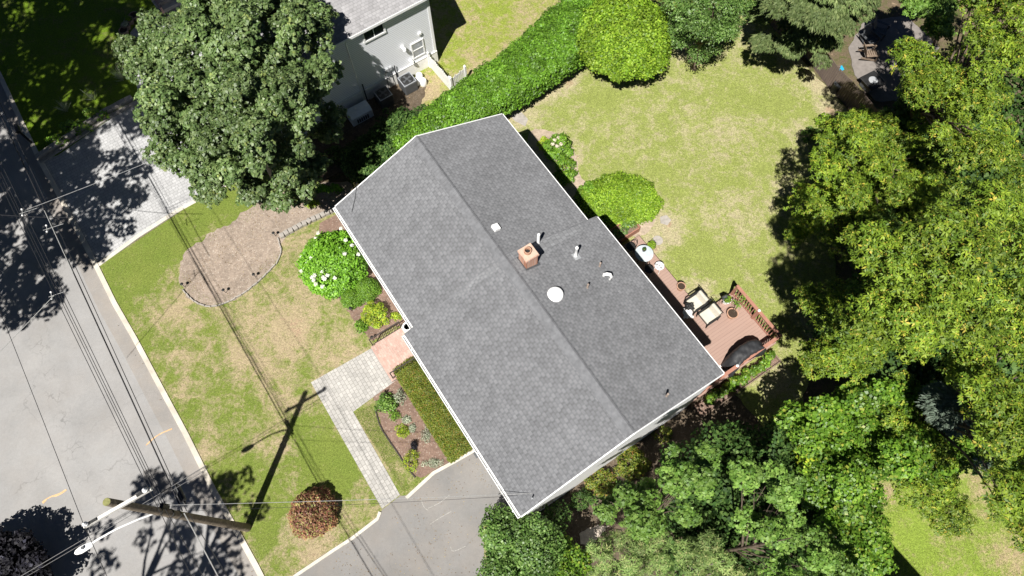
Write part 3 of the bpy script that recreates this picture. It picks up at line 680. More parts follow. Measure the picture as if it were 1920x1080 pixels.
for u, z, w in ((2.0, 3.9, 1.2), (4.6, 3.9, 1.2)): window(u, 3.74, z, w, 1.1, 1)
for u, z, w in ((7.4, 3.9, 1.0), (12.8, 3.9, 1.2)): window(u, 4.22, z, w, 1.1, 1)
d = MB().box((10.0, 4.22, 1.45), (1.8, .05, 2.05)).build('sliding_door', M['glass'], house); MB().box((10.0, 4.245, 2.5), (1.95, .06, .08)).build('frame', M['white'], d)
gd = MB().box((12.4, -4.225, 1.15), (2.7, .05, 2.2)).build('garage_door', M['white'], house); MB().box((12.4, -4.26, .6), (.2, .03, .04)).build('handle', M['black'], gd)
fd = MB().box((5.2, -3.745, 1.5), (.95, .05, 2.1)).build('front_door', M['rail'], house); MB().box((5.55, -3.79, 1.45), (.04, .05, .1)).build('handle', M['grey_metal'], fd)

def roofz(u, v):
    w, ze, zr = (W1, ZE, ZR) if u < L1 else (W2, ZE-.02, ZR+.05)
    return zr-abs(v)/w*(zr-ze)
def hp(px, py):                    # point of the roof surface seen at a photograph pixel
    z = 6.9
    for _ in range(6): u, v = to_house(G(px, py, z)); z = roofz(u, v)
    return u, v, z
# chimney
u, v, z = hp(990, 490); ch_z = z-.35
mb = MB(); mb.box((u, v, ch_z+.55), (.5, .5, 1.1)); mb.box((u, v, ch_z+1.06), (.57, .57, .1))
chim = mb.build('chimney', M['chimney_brick'], house)
MB().prism([(u-.27, v-.27), (u+.27, v-.27), (u+.27, v+.27), (u-.27, v+.27)], ch_z+1.11, ch_z+1.15).build('crown', plain('mortar_crown', (.5, .36, .28), .9, .1, .15, 10), chim)
MB().lathe((u-.02, v-.02, ch_z+1.15), [(.1, 0), (.14, 0), (.14, .16), (.105, .16), (.1, .0)], 16).build('flue', M['terracotta'], chim)
MB().lathe((u-.02, v-.02, ch_z+1.155), [(.1, 0), (.1, .012)], 16).build('flue_opening', M['black'], chim)
mb = MB(); sl_ = -(ZR-ZE)/W2; zz = roofz(u, v)
mb.add([(u-.33, v-.3, roofz(u, v-.3)+.012), (u+.33, v-.3, roofz(u, v-.3)+.012), (u+.33, v+.36, roofz(u, v+.36)+.012), (u-.33, v+.36, roofz(u, v+.36)+.012)], [(0, 1, 2, 3)])
mb.build('flashing', M['dark_grey'], chim)
# round white skylight dome
u, v, z = hp(1041, 553); sk = MB().lathe((u, v, z-.05), [(.3, 0), (.3, .13), (.285, .16), (.24, .19), (.15, .215), (.02, .225)], 32).build('skylight', M['white'], house, smooth=True)
# white square roof vent
u, v, z = hp(930, 428); MB().box((u, v, z+.06), (.27, .25, .14), rx=-.38).build('roof_vent', M['white'], house)
u, v, z = hp(1009, 455); MB().lathe((u, v, z-.05), [(.085, 0), (.06, .1), (.055, .72), (.05, .74)], 14).build('vent_pipe', M['white'], house, smooth=True)
u, v, z = hp(1079, 480); vp = MB().lathe((u, v, z-.05), [(.12, 0), (.06, .1), (.052, .62), (.062, .64), (.062, .78), (.05, .79)], 14).build('vent_pipe', M['white'], house, smooth=True)
MB().box((u+.03, v+.02, z+.012), (.3, .3, .012), rx=-.37).build('flashing', M['grey_metal'], vp)
for q in ((1124, 500), (1101, 540), (1249, 743)):
    u, v, z = hp(*q); vp = MB().lathe((u, v, z-.05), [(.09, 0), (.04, .1), (.04, .4), (.03, .41)], 12).build('vent_pipe', plain('lead_pipe', (.3, .24, .2), .6, .4, .3), house, smooth=True)
    MB().box((u+.03, v+.05, z+.01), (.24, .3, .012), rx=-.37).build('flashing', M['cap'], vp)
u, v, z = hp(1144, 524); MB().tube([(u, v, z-.03), (u, v, z+.3), (u-.04, v-.03, z+.42), (u-.14, v-.12, z+.42), (u-.2, v-.17, z+.32), (u-.2, v-.17, z+.2)], .065, 10).build('gooseneck_vent', M['white'], house, smooth=True)
# service mast bracket on the near gable corner
u, v = 13.95, -3.9; MB().tube([(u, v, roofz(u, v)-.1), (u, v, roofz(u, v)+.3)], .025, 8).build('service_bracket', M['grey_metal'], house)
# rear coach lamp and cable from the gutter across the north-west end
u0, v0, z0 = hp(660, 398); u1, v1, z1 = hp(672, 346)
MB().tube([(u0, v0, z0+.03), ((u0+u1)/2, (v0+v1)/2, (z0+z1)/2+.06), (u1-.1, v1, z1+.03)], .008, 5).build('roof_cable', M['wire'], house)

# ------------------------------------------------------------------ brick porch
porch = thing('porch', 'red brick front porch with a concrete landing under the eave', 'porch', (HX, HY, 0), YAW)
MB().box((4.98, -4.94, .17), (1.96, 1.36, .34)).build('platform', M['brick'], porch)
MB().box((4.98, -3.98, .26), (1.96, .56, .52)).build('landing', M['concrete'], porch)
MB().box((4.98, -5.75, .1), (1.96, .26, .2)).build('step', M['brick'], porch)
def railing(u, lab):
    r = thing('porch_railing', lab, 'railing', HW(u, -5.0, .34), YAW, 'wrought iron railings of the porch')
    mb = MB(); n = 9; L = 1.5
    mb.box((0, 0, .86), (.05, L, .03)); mb.build('handrail', M['iron'], r); MB().box((0, 0, .12), (.03, L, .025)).build('bottom_rail', M['iron'], r)
    for s in (-1, 1): MB().box((0, s*L/2, .43), (.045, .045, .86)).build('post', M['iron'], r)
    b = MB()
    for i in range(n):
        y = -L/2+(i+1)*L/(n+1); b.box((0, y, .49), (.018, .018, .74))
        b.tube([(0, y-.05, .5), (0, y-.025, .58), (0, y, .5), (0, y+.025, .42), (0, y+.05, .5)], .008, 4)
    b.build('baluster', M['iron'], r); return r
railing(4.06, 'black wrought iron railing on the porch side nearest the flowering bush and urn')
railing(5.9, 'black wrought iron railing on the porch side nearest the clipped yew block')
p = HW(4.35, -4.02, .52); urn = thing('planter_urn', 'white round urn standing on the porch landing by the gutter', 'urn', p)
MB().lathe((0, 0, 0), [(.1, 0), (.12, .03), (.09, .08), (.13, .15), (.19, .32), (.21, .42), (.2, .44), (.17, .43), (.15, .38)], 24).build('bowl', M['white'], urn, smooth=True)
MB().lathe((0, 0, .36), [(.15, 0), (.15, .02)], 20).build('soil', M['soil'], urn)

# ------------------------------------------------------------------ rear deck
deck = thing('deck', 'red brown composite deck wrapping the back corner of the house', 'deck', (HX, HY, 0), YAW)
DZ = .42
MB().box((8.78, 5.95, DZ-.02), (4.76, 3.46, .04)).build('floor', M['deck'], deck)
MB().box((12.66, 6.9, DZ-.018), (3.0, 5.2, .04)).build('floor', M['deck'], deck)
mb = MB(); mb.box((8.78, 7.66, DZ-.2), (4.76, .04, .32)); mb.box((12.66, 9.48, DZ-.2), (3.0, .04, .32)); mb.box((14.14, 6.9, DZ-.2), (.04, 5.16, .32)); mb.box((11.18, 8.6, DZ-.2), (.04, 1.7, .32)); mb.box((6.42, 5.95, DZ-.2), (.04, 3.4, .32)); mb.build('skirt', M['rail'], deck)
def deckrail(a, b, closed_ball=True):
    a = Vector((*a, DZ)); b = Vector((*b, DZ)); d = b-a; L = d.length; ang = math.atan2(d.y, d.x); m = (a+b)/2; k = int(L/.14)
    r = MB().box((m.x, m.y, DZ+.93), (L+.1, .15, .035), rz=ang).box((m.x, m.y, DZ+.84), (L, .04, .08), rz=ang).box((m.x, m.y, DZ+.09), (L, .04, .08), rz=ang).build('railing', M['rail'], deck)
    bl = MB()
    for i in range(1, k): p = a.lerp(b, i/k); bl.box((p.x, p.y, DZ+.46), (.045, .045, .78), rz=ang)
    bl.build('baluster', M['rail'], r)
deckrail((11.3, 9.38), (14.02, 9.38)); deckrail((14.05, 9.3), (14.05, 4.5))
for u, v in ((11.22, 9.38), (12.65, 9.38), (14.05, 9.38), (14.05, 6.9), (14.05, 4.55)):
    p = MB().box((u, v, DZ+.48), (.11, .11, 1.0)).build('post', M['rail'], deck); MB().lathe((u, v, DZ+.98), [(.07, 0), (.07, .03), (.03, .07)], 8).build('post_cap', M['white'] if v in (6.9,) or u == 12.65 else M['rail'], p)

def armchair(px, py, rz, lab):
    """deep seat patio armchair: cushion, back, arms, four legs"""
    r = thing('armchair', lab, 'armchair', G(px, py, DZ), rz, 'cushioned armchairs on the deck'); W, D_ = .68, .68
    mb = MB()
    for s in (-1, 1): mb.box((s*W/2, 0, .58), (.06, D_, .035)).box((s*W/2, 0, .3), (.035, D_, .035))
    mb.box((0, 0, .3), (W, D_, .03)); mb.build('frame', M['black'], r)
    for sx in (-1, 1):
        for sy in (-1, 1): MB().box((sx*W/2, sy*D_/2, .29), (.04, .04, .58)).build('leg', M['black'], r)
    sc = MB().box((0, .02, .4), (W-.08, D_-.06, .14)).build('seat_cushion', M['cushion'], r); bv(sc, .04)
    bc = MB().box((0, -D_/2+.06, .66), (W-.1, .15, .42), rx=.2).build('back_cushion', M['cushion'], r); bv(bc, .05)
    mb = MB(); mb.box((0, -D_/2-.04, .92), (W, .03, .04)); mb.box((0, -D_/2-.03, .78), (W, .02, .03))
    for i in range(7): mb.box((-W/2+.05+i*(W-.1)/6, -D_/2-.03, .68), (.02, .02, .46))
    mb.build('backrest', M['black'], r); return r
def bv(o, w, seg=2):
    m = o.modifiers.new('bevel', 'BEVEL'); m.width = w; m.segments = seg; m.limit_method = 'ANGLE'
    return o
hv = math.atan2(CY, -SY)       # direction of the house's v axis in the world
armchair(1301, 573, YAW+math.radians(180), 'beige cushioned patio armchair farther along the deck, a dark jacket over it')
armchair(1325, 597, YAW+math.radians(180), 'beige cushioned patio armchair nearer the covered grill')
def cloth(name, lab, px, py, z, a, b, h, m, seed, cat='clothes'):
    R_ = random.Random(seed); mb = MB(); n = 9; c = G(px, py, z); vs = []
    for i in range(n):
        for j in range(n):
            x, y = (i/(n-1)-.5), (j/(n-1)-.5); e = max(abs(x), abs(y))*2
            vs.append((x*a*(1+.15*math.sin(j*1.7)), y*b*(1+.15*math.cos(i*2.1)), h*(1-e**3)+.03*math.sin(i*2.3+j*1.3)+R_.uniform(-.01, .01)))
    vs += [(x_, y_, z_-.015) for x_, y_, z_ in vs]; N2 = n*n
    fs = [(i*n+j, (i+1)*n+j, (i+1)*n+j+1, i*n+j+1) for i in range(n-1) for j in range(n-1)]
    mb.add(vs, fs+[tuple(k+N2 for k in f[::-1]) for f in fs])
    rim = [i*n for i in range(n)]+[(n-1)*n+j for j in range(1, n)]+[i*n+n-1 for i in range(n-2, -1, -1)]+[j for j in range(n-2, 0, -1)]
    mb.add([], []); o0 = [(rim[k], rim[(k+1) % len(rim)]) for k in range(len(rim))]; mb.f += [(q, p, p+N2, q+N2) for p, q in o0]
    return tag(mb.build(name, m, None, True, (c.x, c.y, c.z)), lab, cat)
cloth('jacket', 'crumpled black jacket thrown on the farther armchair', 1293, 574, .97, .4, .35, .1, M['black'], 3)
cloth('towel', 'bunched white towel between the armchairs in the edge of shade', 1290, 587, .8, .42, .5, .14, M['white'], 4, 'towel')
def patio_table(px, py, r, h, lab, name='round_table', m=None):
    t = thing(name, lab, 'table', G(px, py, DZ)); m = m or M['grey_metal']
    MB().lathe((0, 0, h-.03), [(r*.97, 0), (r, .01), (r, .025), (r*.96, .03)], 32).build('table_top', m, t, smooth=True)
    for i in range(4):
        a = i*1.571+.6; MB().tube([(math.cos(a)*r*.6, math.sin(a)*r*.6, h-.03), (math.cos(a)*r*.45, math.sin(a)*r*.45, h*.5), (math.cos(a)*r*.75, math.sin(a)*r*.75, 0)], .014, 6).build('leg', M['black'], t)
    return t
tt = patio_table(1203, 487, .43, .72, 'round glass topped bistro table half in the house shadow', m=plain('frosted_top', (.45, .5, .52), .15, .6, .1))
def bistro_chair(px, py, rz, mt, lab):
    c = thing('bistro_chair', lab, 'chair', G(px, py, DZ), rz, 'round bistro chairs by the glass table')
    mb = MB(); mb.lathe((0, 0, .44), [(.2, 0), (.22, .01), (.22, .025), (.19, .03)], 20); o = mb.build('seat', mt, c)
    if mt is M['white']:
        for i in range(9):
            a = i*.785; q_ = .13 if i < 8 else 0; MB().lathe((math.cos(a)*q_, math.sin(a)*q_, .472), [(.026, 0), (.026, .004)], 8).build('cutout', M['dark_grey'], o)
    b = MB(); pts = [(math.cos(t)*.24, math.sin(t)*.24, .46+.42*math.sin((t-math.radians(200))/math.radians(140)*math.pi)) for t in [math.radians(200+i*14) for i in range(11)]]
    b.tube(pts, .013, 6)
    for q in pts[3:8:2]: b.tube([(q[0]*.9, q[1]*.9, .46), q], .008, 5)
    b.build('backrest', mt, c)
    for i in range(4):
        a = i*1.571+.785; MB().tube([(math.cos(a)*.16, math.sin(a)*.16, .45), (math.cos(a)*.22, math.sin(a)*.22, 0)], .012, 6).build('leg', mt, c)
bistro_chair(1233, 506, YAW+.3, M['white'], 'white pierced metal bistro chair in the sun on the deck strip')
bistro_chair(1180, 470, YAW+2.9, M['black'], 'dark bistro chair in deep shade on the far side of the glass table')
bistro_chair(1214, 512, YAW-1.2, M['black'], 'dark bistro chair in the house shadow beside the white chair')
def potplant(px, py, z, r, h, potm, lab, leafm=None, lh=.25, lr=None, seed=1, name='potted_plant', cat='potted plant', group=None, rim=True):
    t = thing(name, lab, cat, G(px, py, z), group=group)
    MB().lathe((0, 0, 0), [(r*.7, 0), (r*.95, h*.9), (r*1.05, h*.9), (r*1.05, h), (r*.88, h), (r*.86, h*.86)], 22).build('pot', potm, t, smooth=True)
    MB().lathe((0, 0, h*.84), [(r*.86, 0), (r*.86, .01)], 18).build('soil', M['soil'], t)
    if leafm:
        lr = lr or r; R_ = random.Random(seed); L = [((R_.uniform(-.5, .5)*lr, R_.uniform(-.5, .5)*lr, h+lh*R_.uniform(.3, .8)), (lr*.55,)*3, R_.random()) for _ in range(7)]
        foliage('foliage', L, leafm, t, 420, .06, 1.4, 'leaf', seed)
    return t
potplant(1219, 466, DZ, .2, .3, M['terracotta'], 'bright green round plant in a terracotta pot at the edge of the deck strip', M['leaf_lime'], .2, .24, 3)
potplant(1275, 541, DZ, .2, .3, M['terracotta'], 'empty pale clay pot on the narrow deck strip in front of the lawn')
potplant(1360, 566, DZ, .2, .32, M['white'], 'white pot with a small yellow green plant by the corner post of the railing', M['leaf_yel'], .15, .17, 5)
potplant(1370, 592, DZ, .25, .34, M['terracotta'], 'wide terracotta pot with a stalky plant beside the railing balusters')
tp = thing('leggy_plant', 'sparse feathery green plant leaning over the deck railing', 'plant', G(1376, 586, DZ+.3))
foliage('foliage', [((.1+.16*i*math.cos(i), .2+.07*i, .3+.05*i), (.15, .15, .1), .5) for i in range(6)], M['leaf_box'], tp, 160, .09, 2.5, 'leaf', 4)
MB().tube([(0, 0, 0), (.1, .2, .3), (.2, .4, .45)], .012, 5).tube([(0, 0, 0), (-.1, .2, .4)], .01, 5).build('stem', M['bark'], tp)
potplant(1333, 583, DZ, .12, .42, M['concrete'], 'small grey stone pot next to the cushioned armchair')
potplant(1342, 586, DZ, .12, .3, M['concrete'], 'small mossy pot just right of the grey stone pot', M['leaf_yew'], .1, .1, 8)
potplant(1207, 470, DZ+.72, .1, .16, M['dark_grey'], 'small dark flower pot standing on the glass table', M['leaf_dark'], .08, .1, 9)
# covered grill
gr = thing('covered_grill', 'barbecue under a wrinkled black vinyl cover in the deck corner', 'grill', G(1389, 672, DZ), YAW+math.radians(90)+.0)
mb = MB(); nx, ny = 33, 15; LX, LY, HZ = 1.95, .72, 1.12
def gz(a, b):
    e = max(0, 1-abs(a)**5)*max(0, 1-abs(b)**6); return HZ*(e**.35)*(1-.1*abs(a)**2)*(1-.05*b)
for i in range(nx):
    for j in range(ny):
        a, b = 2*i/(nx-1)-1, 2*j/(ny-1)-1
        w = .035*math.sin(a*14+b*3)+.025*math.sin(a*31-b*5); bow = .2*(1-a*a)
        mb.v.append((a*LX/2*(1+.03*math.sin(b*7)), b*LY/2*(1+w)+bow-.1, max(.0, gz(a, b)+w*.5*(1-abs(b)))))
for i in range(nx-1):
    for j in range(ny-1): mb.f.append((i*ny+j, (i+1)*ny+j, (i+1)*ny+j+1, i*ny+j+1))
mb.build('cover', M['cover'], gr, True)
MB().box((0, .02, .4), (1.3, .4, .5)).build('grill_body', M['black'], gr)
for sx in (-.6, .6):
    for sy in (-.15, .2): MB().box((sx, sy, .1), (.05, .05, .2)).build('leg', M['black'], gr)
# lamp on a leaning stand with a cable at the deck's far corner
lt = thing('garden_floodlight', 'small black lamp on a thin stand with a looping cable by the deck steps', 'lamp', G(1349, 575, .05))
MB().box((0, .1, .95), (.22, .16, .16), rz=.5, rx=.5).build('lamp_head', M['dark_grey'], lt)
MB().tube([(0, 0, 0), (0, .05, .9)], .015, 6).build('stand', M['black'], lt)
c0 = lt.location; pts = [G(*q)-c0 for q in ((1349, 565, 1.0), (1342, 558, .95), (1330, 565, .8), (1320, 578, .45), (1316, 590, .1))]
MB().tube([(p.x, p.y, p.z) for p in pts], .009, 5).tube([(0, .1, .9), (-.35, -.3, .5), (-.5, -.75, .02)], .008, 5).build('cable', M['wire'], lt)
# stepping stones and planter strip behind the deck
for (x, y, rr) in ((1247, 413, .3), (1233, 451, .26)):
    tag(MB().lathe((0, 0, 0), [(rr, 0), (rr, .03), (rr*.95, .04)], 12 if rr < .28 else 5).build('stepping_stone', M['stone'], loc=G(x, y, .04)), 'flat grey stepping stone on the worn grass' if rr > .28 else 'round pale stepping stone nearest the deck end', 'stepping stone')
pb = thing('planter_box', 'low timber edged planting strip with climbing leaves beside the deck', 'planter', HW(14.5, 6.9, 0), YAW)
mb = MB(); mb.box((.42, 0, .1), (.05, 4.6, .2)); mb.box((.1, 2.3, .1), (.6, .05, .2)); mb.build('edging', M['brown_wood'], pb); MB().box((.1, 0, .06), (.58, 4.5, .1)).build('soil', M['mulch_red'], pb)
foliage('foliage', [((.05+random.uniform(-.12, .15), y*.2-1.6, .3+random.uniform(0, .25)), (.2, .2, .2), random.random()) for y in range(0, 19)], M['leaf_vine'], pb, 330, .09, 1.2, 'leaf', 9)
# raised planter end of the deck strip
bx = thing('corner_planter', 'red brown raised planter with a grey green shrub at the end of the deck strip', 'planter', HW(6.3, 7.0, 0), YAW)
mb = MB(); mb.box((-.2, 0, .25), (.05, 1.9, .5)); mb.box((-.55, .95, .25), (.75, .05, .5)); mb.box((-.9, 0, .25), (.05, 1.9, .5)); mb.build('side', M['rail'], bx); MB().box((-.55, 0, .2), (.66, 1.85, .36)).build('soil', M['mulch_red'], bx)
foliage('foliage', [((random.uniform(-.75, -.35), y*.3-.8, .6), (.22, .22, .2), .5) for y in range(6)], M['leaf_privet'], bx, 260, .07, 1.6, 'leaf', 19)

# ------------------------------------------------------------------ the neighbour's house
NO = G(821, 115.6); NA = math.radians(214.84); NX = Vector((math.cos(NA), math.sin(NA), 0)); NY = Vector((-math.sin(NA), math.cos(NA), 0))
def nb_wall(px, py, y=0.):     # point of the neighbour's wall seen at a photograph pixel, in the house's frame
    a = G(px, py, 0); c = Vector((0, 0, H)); d = a-c; o = NO+NY*y
    t = (o-c).dot(NY)/d.dot(NY); p = c+d*t-NO; return p.dot(NX), p.z
def nb_ground(px, py, z=0):
    p = G(px, py, z)-NO; return p.dot(NX), p.dot(NY)
nb = thing('house', 'pale grey sided neighbouring house with a light weathered shingle roof and white foundation', 'house', NO, NA)
ZN, RN_, NLEN = 4.95, 6.95, 9.4
MB().add([(0, 0, .0), (NLEN, 0, 0), (NLEN, -8, 0), (0, -8, 0), (0, 0, ZN), (NLEN, 0, ZN), (NLEN, -8, ZN), (0, -8, ZN), (0, -4, RN_-.1), (NLEN, -4, RN_-.1)],
         [(0, 4, 5, 1), (2, 6, 7, 3), (0, 3, 7, 8, 4), (1, 5, 9, 6, 2), (4, 8, 9, 5), (6, 9, 8, 7)]).build('wall', M['siding_grey'], nb)
def nslope(sgn):
    mb = MB(); s = math.hypot(4.35, RN_-ZN+.18); y1 = -4+sgn*4.22; z1 = ZN-.08
    vs = [(-.28, -4, RN_), (NLEN+.3, -4, RN_), (NLEN+.3, y1, z1), (-.28, y1, z1)]; vs += [(a, b, c-.06) for a, b, c in vs]
    f = [(0, 3, 2, 1), (4, 5, 6, 7), (3, 7, 6, 2), (0, 4, 7, 3), (1, 2, 6, 5)]; f = f if sgn > 0 else [q[::-1] for q in f]
    mb.add(vs, f); uv = [(0, 0), (15.6, 0), (15.6, -s), (0, -s)]*2
    for i, q in enumerate(f): mb.uv[i] = [uv[k] for k in q]
    return mb.build('roof', M['shingle_n'], nb)
nslope(1); nslope(-1)
MB().box((NLEN/2, .23, ZN-.17), (NLEN+.5, .05, .14)).build('gutter', M['white'], nb)
for x in (-.3,): MB().add([(x, .24, ZN-.06), (x-.03, .24, ZN-.06), (x-.03, -4, RN_+.02), (x, -4, RN_+.02), (x, .24, ZN-.24), (x-.03, .24, ZN-.24), (x-.03, -4, RN_-.16), (x, -4, RN_-.16)], [(0, 1, 2, 3), (4, 7, 6, 5), (0, 4, 5, 1), (1, 5, 6, 2), (2, 6, 7, 3), (3, 7, 4, 0)]).build('rake_board', M['white'], nb)
MB().box((NLEN/2, .02, .42), (NLEN+.04, .06, .84)).build('foundation', plain('white_painted_block', (.72, .71, .68), .7, .2, .08, 4), nb)
MB().box((NLEN/2, .045, .87), (NLEN+.04, .05, .05)).build('trim_board', M['white'], nb)
MB().box((.06, .012, 2.8), (.14, .03, 3.9)).box((-.012, -.06, 2.8), (.03, .14, 3.9)).build('corner_board', M['white'], nb)
x, z = nb_wall(700, 60); w1 = MB().box((x, .01, z), (1.05, .04, .55)).build('window', M['glass'], nb)
mb = MB(); mb.box((x, .03, z+.32), (1.25, .06, .1)).box((x, .03, z-.32), (1.25, .07, .1)).box((x-.57, .03, z), (.1, .06, .56)).box((x+.57, .03, z), (.1, .06, .56)).box((x, .02, z), (.04, .04, .55)).build('frame', M['white'], w1)
x, z = nb_wall(783, 91); w2 = MB().box((x, .01, z), (.62, .04, .95)).build('window', plain('pale_reflective_glass', (.3, .32, .34), .1, .6, .2), nb)
mb = MB(); mb.box((x, .03, z+.51), (.76, .05, .07)).box((x, .03, z-.51), (.76, .06, .07)).box((x-.345, .03, z), (.07, .05, .96)).box((x+.345, .03, z), (.07, .05, .96)).box((x, .03, z), (.62, .04, .06)).build('frame', M['white'], w2)
x, z = nb_wall(661, 125); MB().tube([(x, .22, ZN-.25), (x, .07, ZN-.5), (x, .07, .9), (x, .12, .2)], .035, 6).build('downspout', M['white'], nb)
for q, r in (((754, 87), .09), ((769, 112), .08)):
    x, z = nb_wall(*q); MB().tube([(x, 0, z), (x, .2, z)], r, 12).tube([(x, .2, z+.02), (x, .24, z-.08)], r*1.1, 12).build('wall_vent', M['white'], nb)
x, z = nb_wall(786, 62); MB().box((x, .05, z), (.16, .1, .14)).build('junction_box', M['white'], nb)
x, z = nb_wall(724, 131); MB().box((x, .06, z), (.22, .12, .26)).build('electric_box', M['grey_metal'], nb)
x, z = nb_wall(731, 127); MB().box((x, .05, z), (.16, .1, .2)).build('electric_box', M['grey_metal'], nb)
for q, zt in (((742, 140), 1.5), ((682, 170), 1.4)):
    x, z = nb_wall(*q); MB().tube([(x, .1, zt), (x, .1, .1)], .03, 8).build('refrigerant_line', M['black'], nb)
for q in ((725, 150), (736, 146)):
    x, z = nb_wall(*q); MB().tube([(x, .06, 1.15), (x, .08, .5), (x+.1, .2, .15)], .014, 6).build('conduit', M['black'], nb)
def ac(px, py, lab):
    x, y = nb_ground(px, py, .75); t = thing('air_conditioner', lab, 'air conditioner', NO+NX*x+NY*y, NA, 'condenser units beside the neighbouring house')
    MB().box((0, 0, .03), (.95, .95, .06)).build('base', M['concrete'], t); b = MB().box((0, 0, .4), (.78, .78, .7)).build('casing', M['dark_grey'], t); bv(b, .05)
    MB().lathe((0, 0, .74), [(.34, 0), (.34, .02), (.3, .03)], 24).build('fan_guard', M['black'], t)
    f = MB()
    for i in range(4): a = i*1.571; f.add([(0, 0, .775), (math.cos(a)*.28, math.sin(a)*.28, .775), (math.cos(a+.6)*.28, math.sin(a+.6)*.28, .785)], [(0, 1, 2)])
    f.lathe((0, 0, .77), [(.09, 0), (.09, .03)], 12); f.build('fan', M['dark_grey'], t)
    g = MB()
    for k in (-1, 1): g.box((k*.355, 0, .765), (.04, .74, .03)).box((0, k*.355, .765), (.66, .04, .03))
    g.build('top_rim', plain('steel_rim', (.3, .31, .33), .4, .5, .1), t)
ac(763, 149, 'square condenser unit nearest the picket fence, sun catching its rim'); ac(718, 175, 'square condenser unit in the shade between the generator and the other unit')
x, y = nb_ground(671, 203, .8); t = thing('generator', 'long pale blue grey standby generator with a sloped lid against the foundation', 'generator', NO+NX*x+NY*y, NA)
b = MB().add([(-.62, -.34, 0), (.62, -.34, 0), (.62, .34, 0), (-.62, .34, 0), (-.62, -.34, .72), (.62, -.34, .72), (.62, .34, .6), (-.62, .34, .6), (-.62, .1, .74), (.62, .1, .74)],
             [(3, 2, 1, 0), (0, 1, 5, 4), (2, 3, 7, 6), (1, 2, 6, 9, 5), (0, 4, 8, 7, 3), (4, 5, 9, 8), (8, 9, 6, 7)]).build('casing', plain('pale_enamel', (.6, .66, .7), .4, .4, .05), t); bv(b, .04, 3)
MB().box((0, 0, .02), (1.4, .85, .05)).build('base', M['concrete'], t); MB().lathe((.1, -.1, .73), [(.05, 0), (.05, .03)], 12).build('lid_knob', M['white'], t)
lv = MB()
for i in range(6): lv.box((-.3+i*.12, .345, .3), (.08, .015, .3))
lv.build('louvre', M['dark_grey'], t)
for q, lab in (((786, 141), 'round white drum closest to the foundation'), ((793, 151), 'round white drum farthest from the foundation'), ((781, 150), 'round white drum half hidden behind the condenser unit')):
    p = G(*q, .35); t = thing('drum', lab, 'drum', (p.x, p.y, 0), group='white drums by the condenser units')
    MB().lathe((0, 0, 0), [(.17, 0), (.19, .05), (.19, .36), (.15, .43), (.05, .45)], 20).build('body', M['white'], t, True); MB().lathe((0, 0, .45), [(.05, 0), (.05, .03)], 10).build('cap', M['white_wood'], t)
p = G(603, 240, .8); t = thing('waste_bin', 'grey lidded bin standing in shade at the corner of the side yard', 'bin', (p.x, p.y, 0), .4)
MB().lathe((0, 0, 0), [(.2, 0), (.26, .75), (.27, .78)], 20).build('body', M['grey_metal'], t, True); MB().lathe((0, 0, .78), [(.29, 0), (.29, .03), (.1, .09)], 20).build('lid', M['grey_metal'], t, True)
# front steps of the neighbour, top left
t = thing('front_steps', 'pale stone entrance steps with brick edging at the top left house', 'steps', G(338, 14, 0), NA)
for i in range(4): MB().box((.0+.1*i, -.35*i, .1*(i+1)), (1.7, .9, .2*(i+1))).build('step', M['concrete'] if i % 2 else M['stone'], t)
MB().box((.95, -.5, .45), (.12, 1.9, .9)).build('side_wall', M['brick'], t)
# white vinyl picket fence
def picket(a, b, lab, h=1.15):
    A, B = G(*a), G(*b); d = B-A; L = d.length; ang = math.atan2(d.y, d.x); t = thing('picket_fence', lab, 'fence', A, ang); n = int(L/.115)
    mb = MB()
    for i in range(n+1):
        x = i*L/n; hh = h-.1*math.sin(i/n*math.pi*3)**2
        mb.add([(x-.038, -.012, .06), (x+.038, -.012, .06), (x+.038, .012, .06), (x-.038, .012, .06), (x-.038, -.012, hh-.05), (x+.038, -.012, hh-.05), (x+.038, .012, hh-.05), (x-.038, .012, hh-.05), (x, 0, hh)],
               [(0, 1, 5, 4), (1, 2, 6, 5), (2, 3, 7, 6), (3, 0, 4, 7), (4, 5, 8), (5, 6, 8), (6, 7, 8), (7, 4, 8)])
    mb.build('pickets', M['white'], t); MB().box((L/2, .03, .3), (L, .035, .08)).box((L/2, .03, .85), (L, .035, .08)).build('rail', M['white'], t)
    for x in (0, L): MB().box((x, 0, .6), (.11, .11, 1.2)).lathe((x, 0, 1.2), [(.08, 0), (.02, .08)], 4).build('post', M['white'], t)
picket((807, 127), (846, 172), 'white picket fence section running from the house corner to the hedge'); picket((848, 173), (874, 152), 'short white picket section turning behind the hedge')

# ------------------------------------------------------------------ dark board fence and the things near it
def board_fence(pts, h, lab):
    P = [G(*q) for q in pts]; t = thing('board_fence', lab, 'fence', P[0]); mb = MB(); rl = MB(); R_ = random.Random(5)
    for a, b in zip(P, P[1:]):
        d = b-a; L = d.length; ang = math.atan2(d.y, d.x); n = int(L/.13); m = (a+b)/2-P[0]; nr = Vector((-math.sin(ang), math.cos(ang), 0))
        for i in range(n):
            p = a.lerp(b, (i+.5)/n)-P[0]; mb.box((p.x, p.y, h/2+R_.uniform(-.015, .015)), (.118, .02, h), rz=ang+R_.uniform(-.03, .03))
        for z in (.3, h-.25): rl.box((m.x+nr.x*.04, m.y+nr.y*.04, z), (L, .04, .09), rz=ang)
        q = b-P[0]+nr*.06; MB().box((q.x, q.y, h/2), (.1, .1, h+.04), rz=ang).build('post', M['fence'], t)
    mb.build('boards', M['fence'], t); rl.build('rail', M['fence'], t); return t
fm = NB('weathered_brown_boards', .9, .1); fv = fm.pos(True); fm.col(fm.mix(fm.noise(fm.mapv(fv, (9, 9, .8)), 1, 4, .7), (.09, .07, .06), (.2, .155, .135))); M['fence'] = fm.m
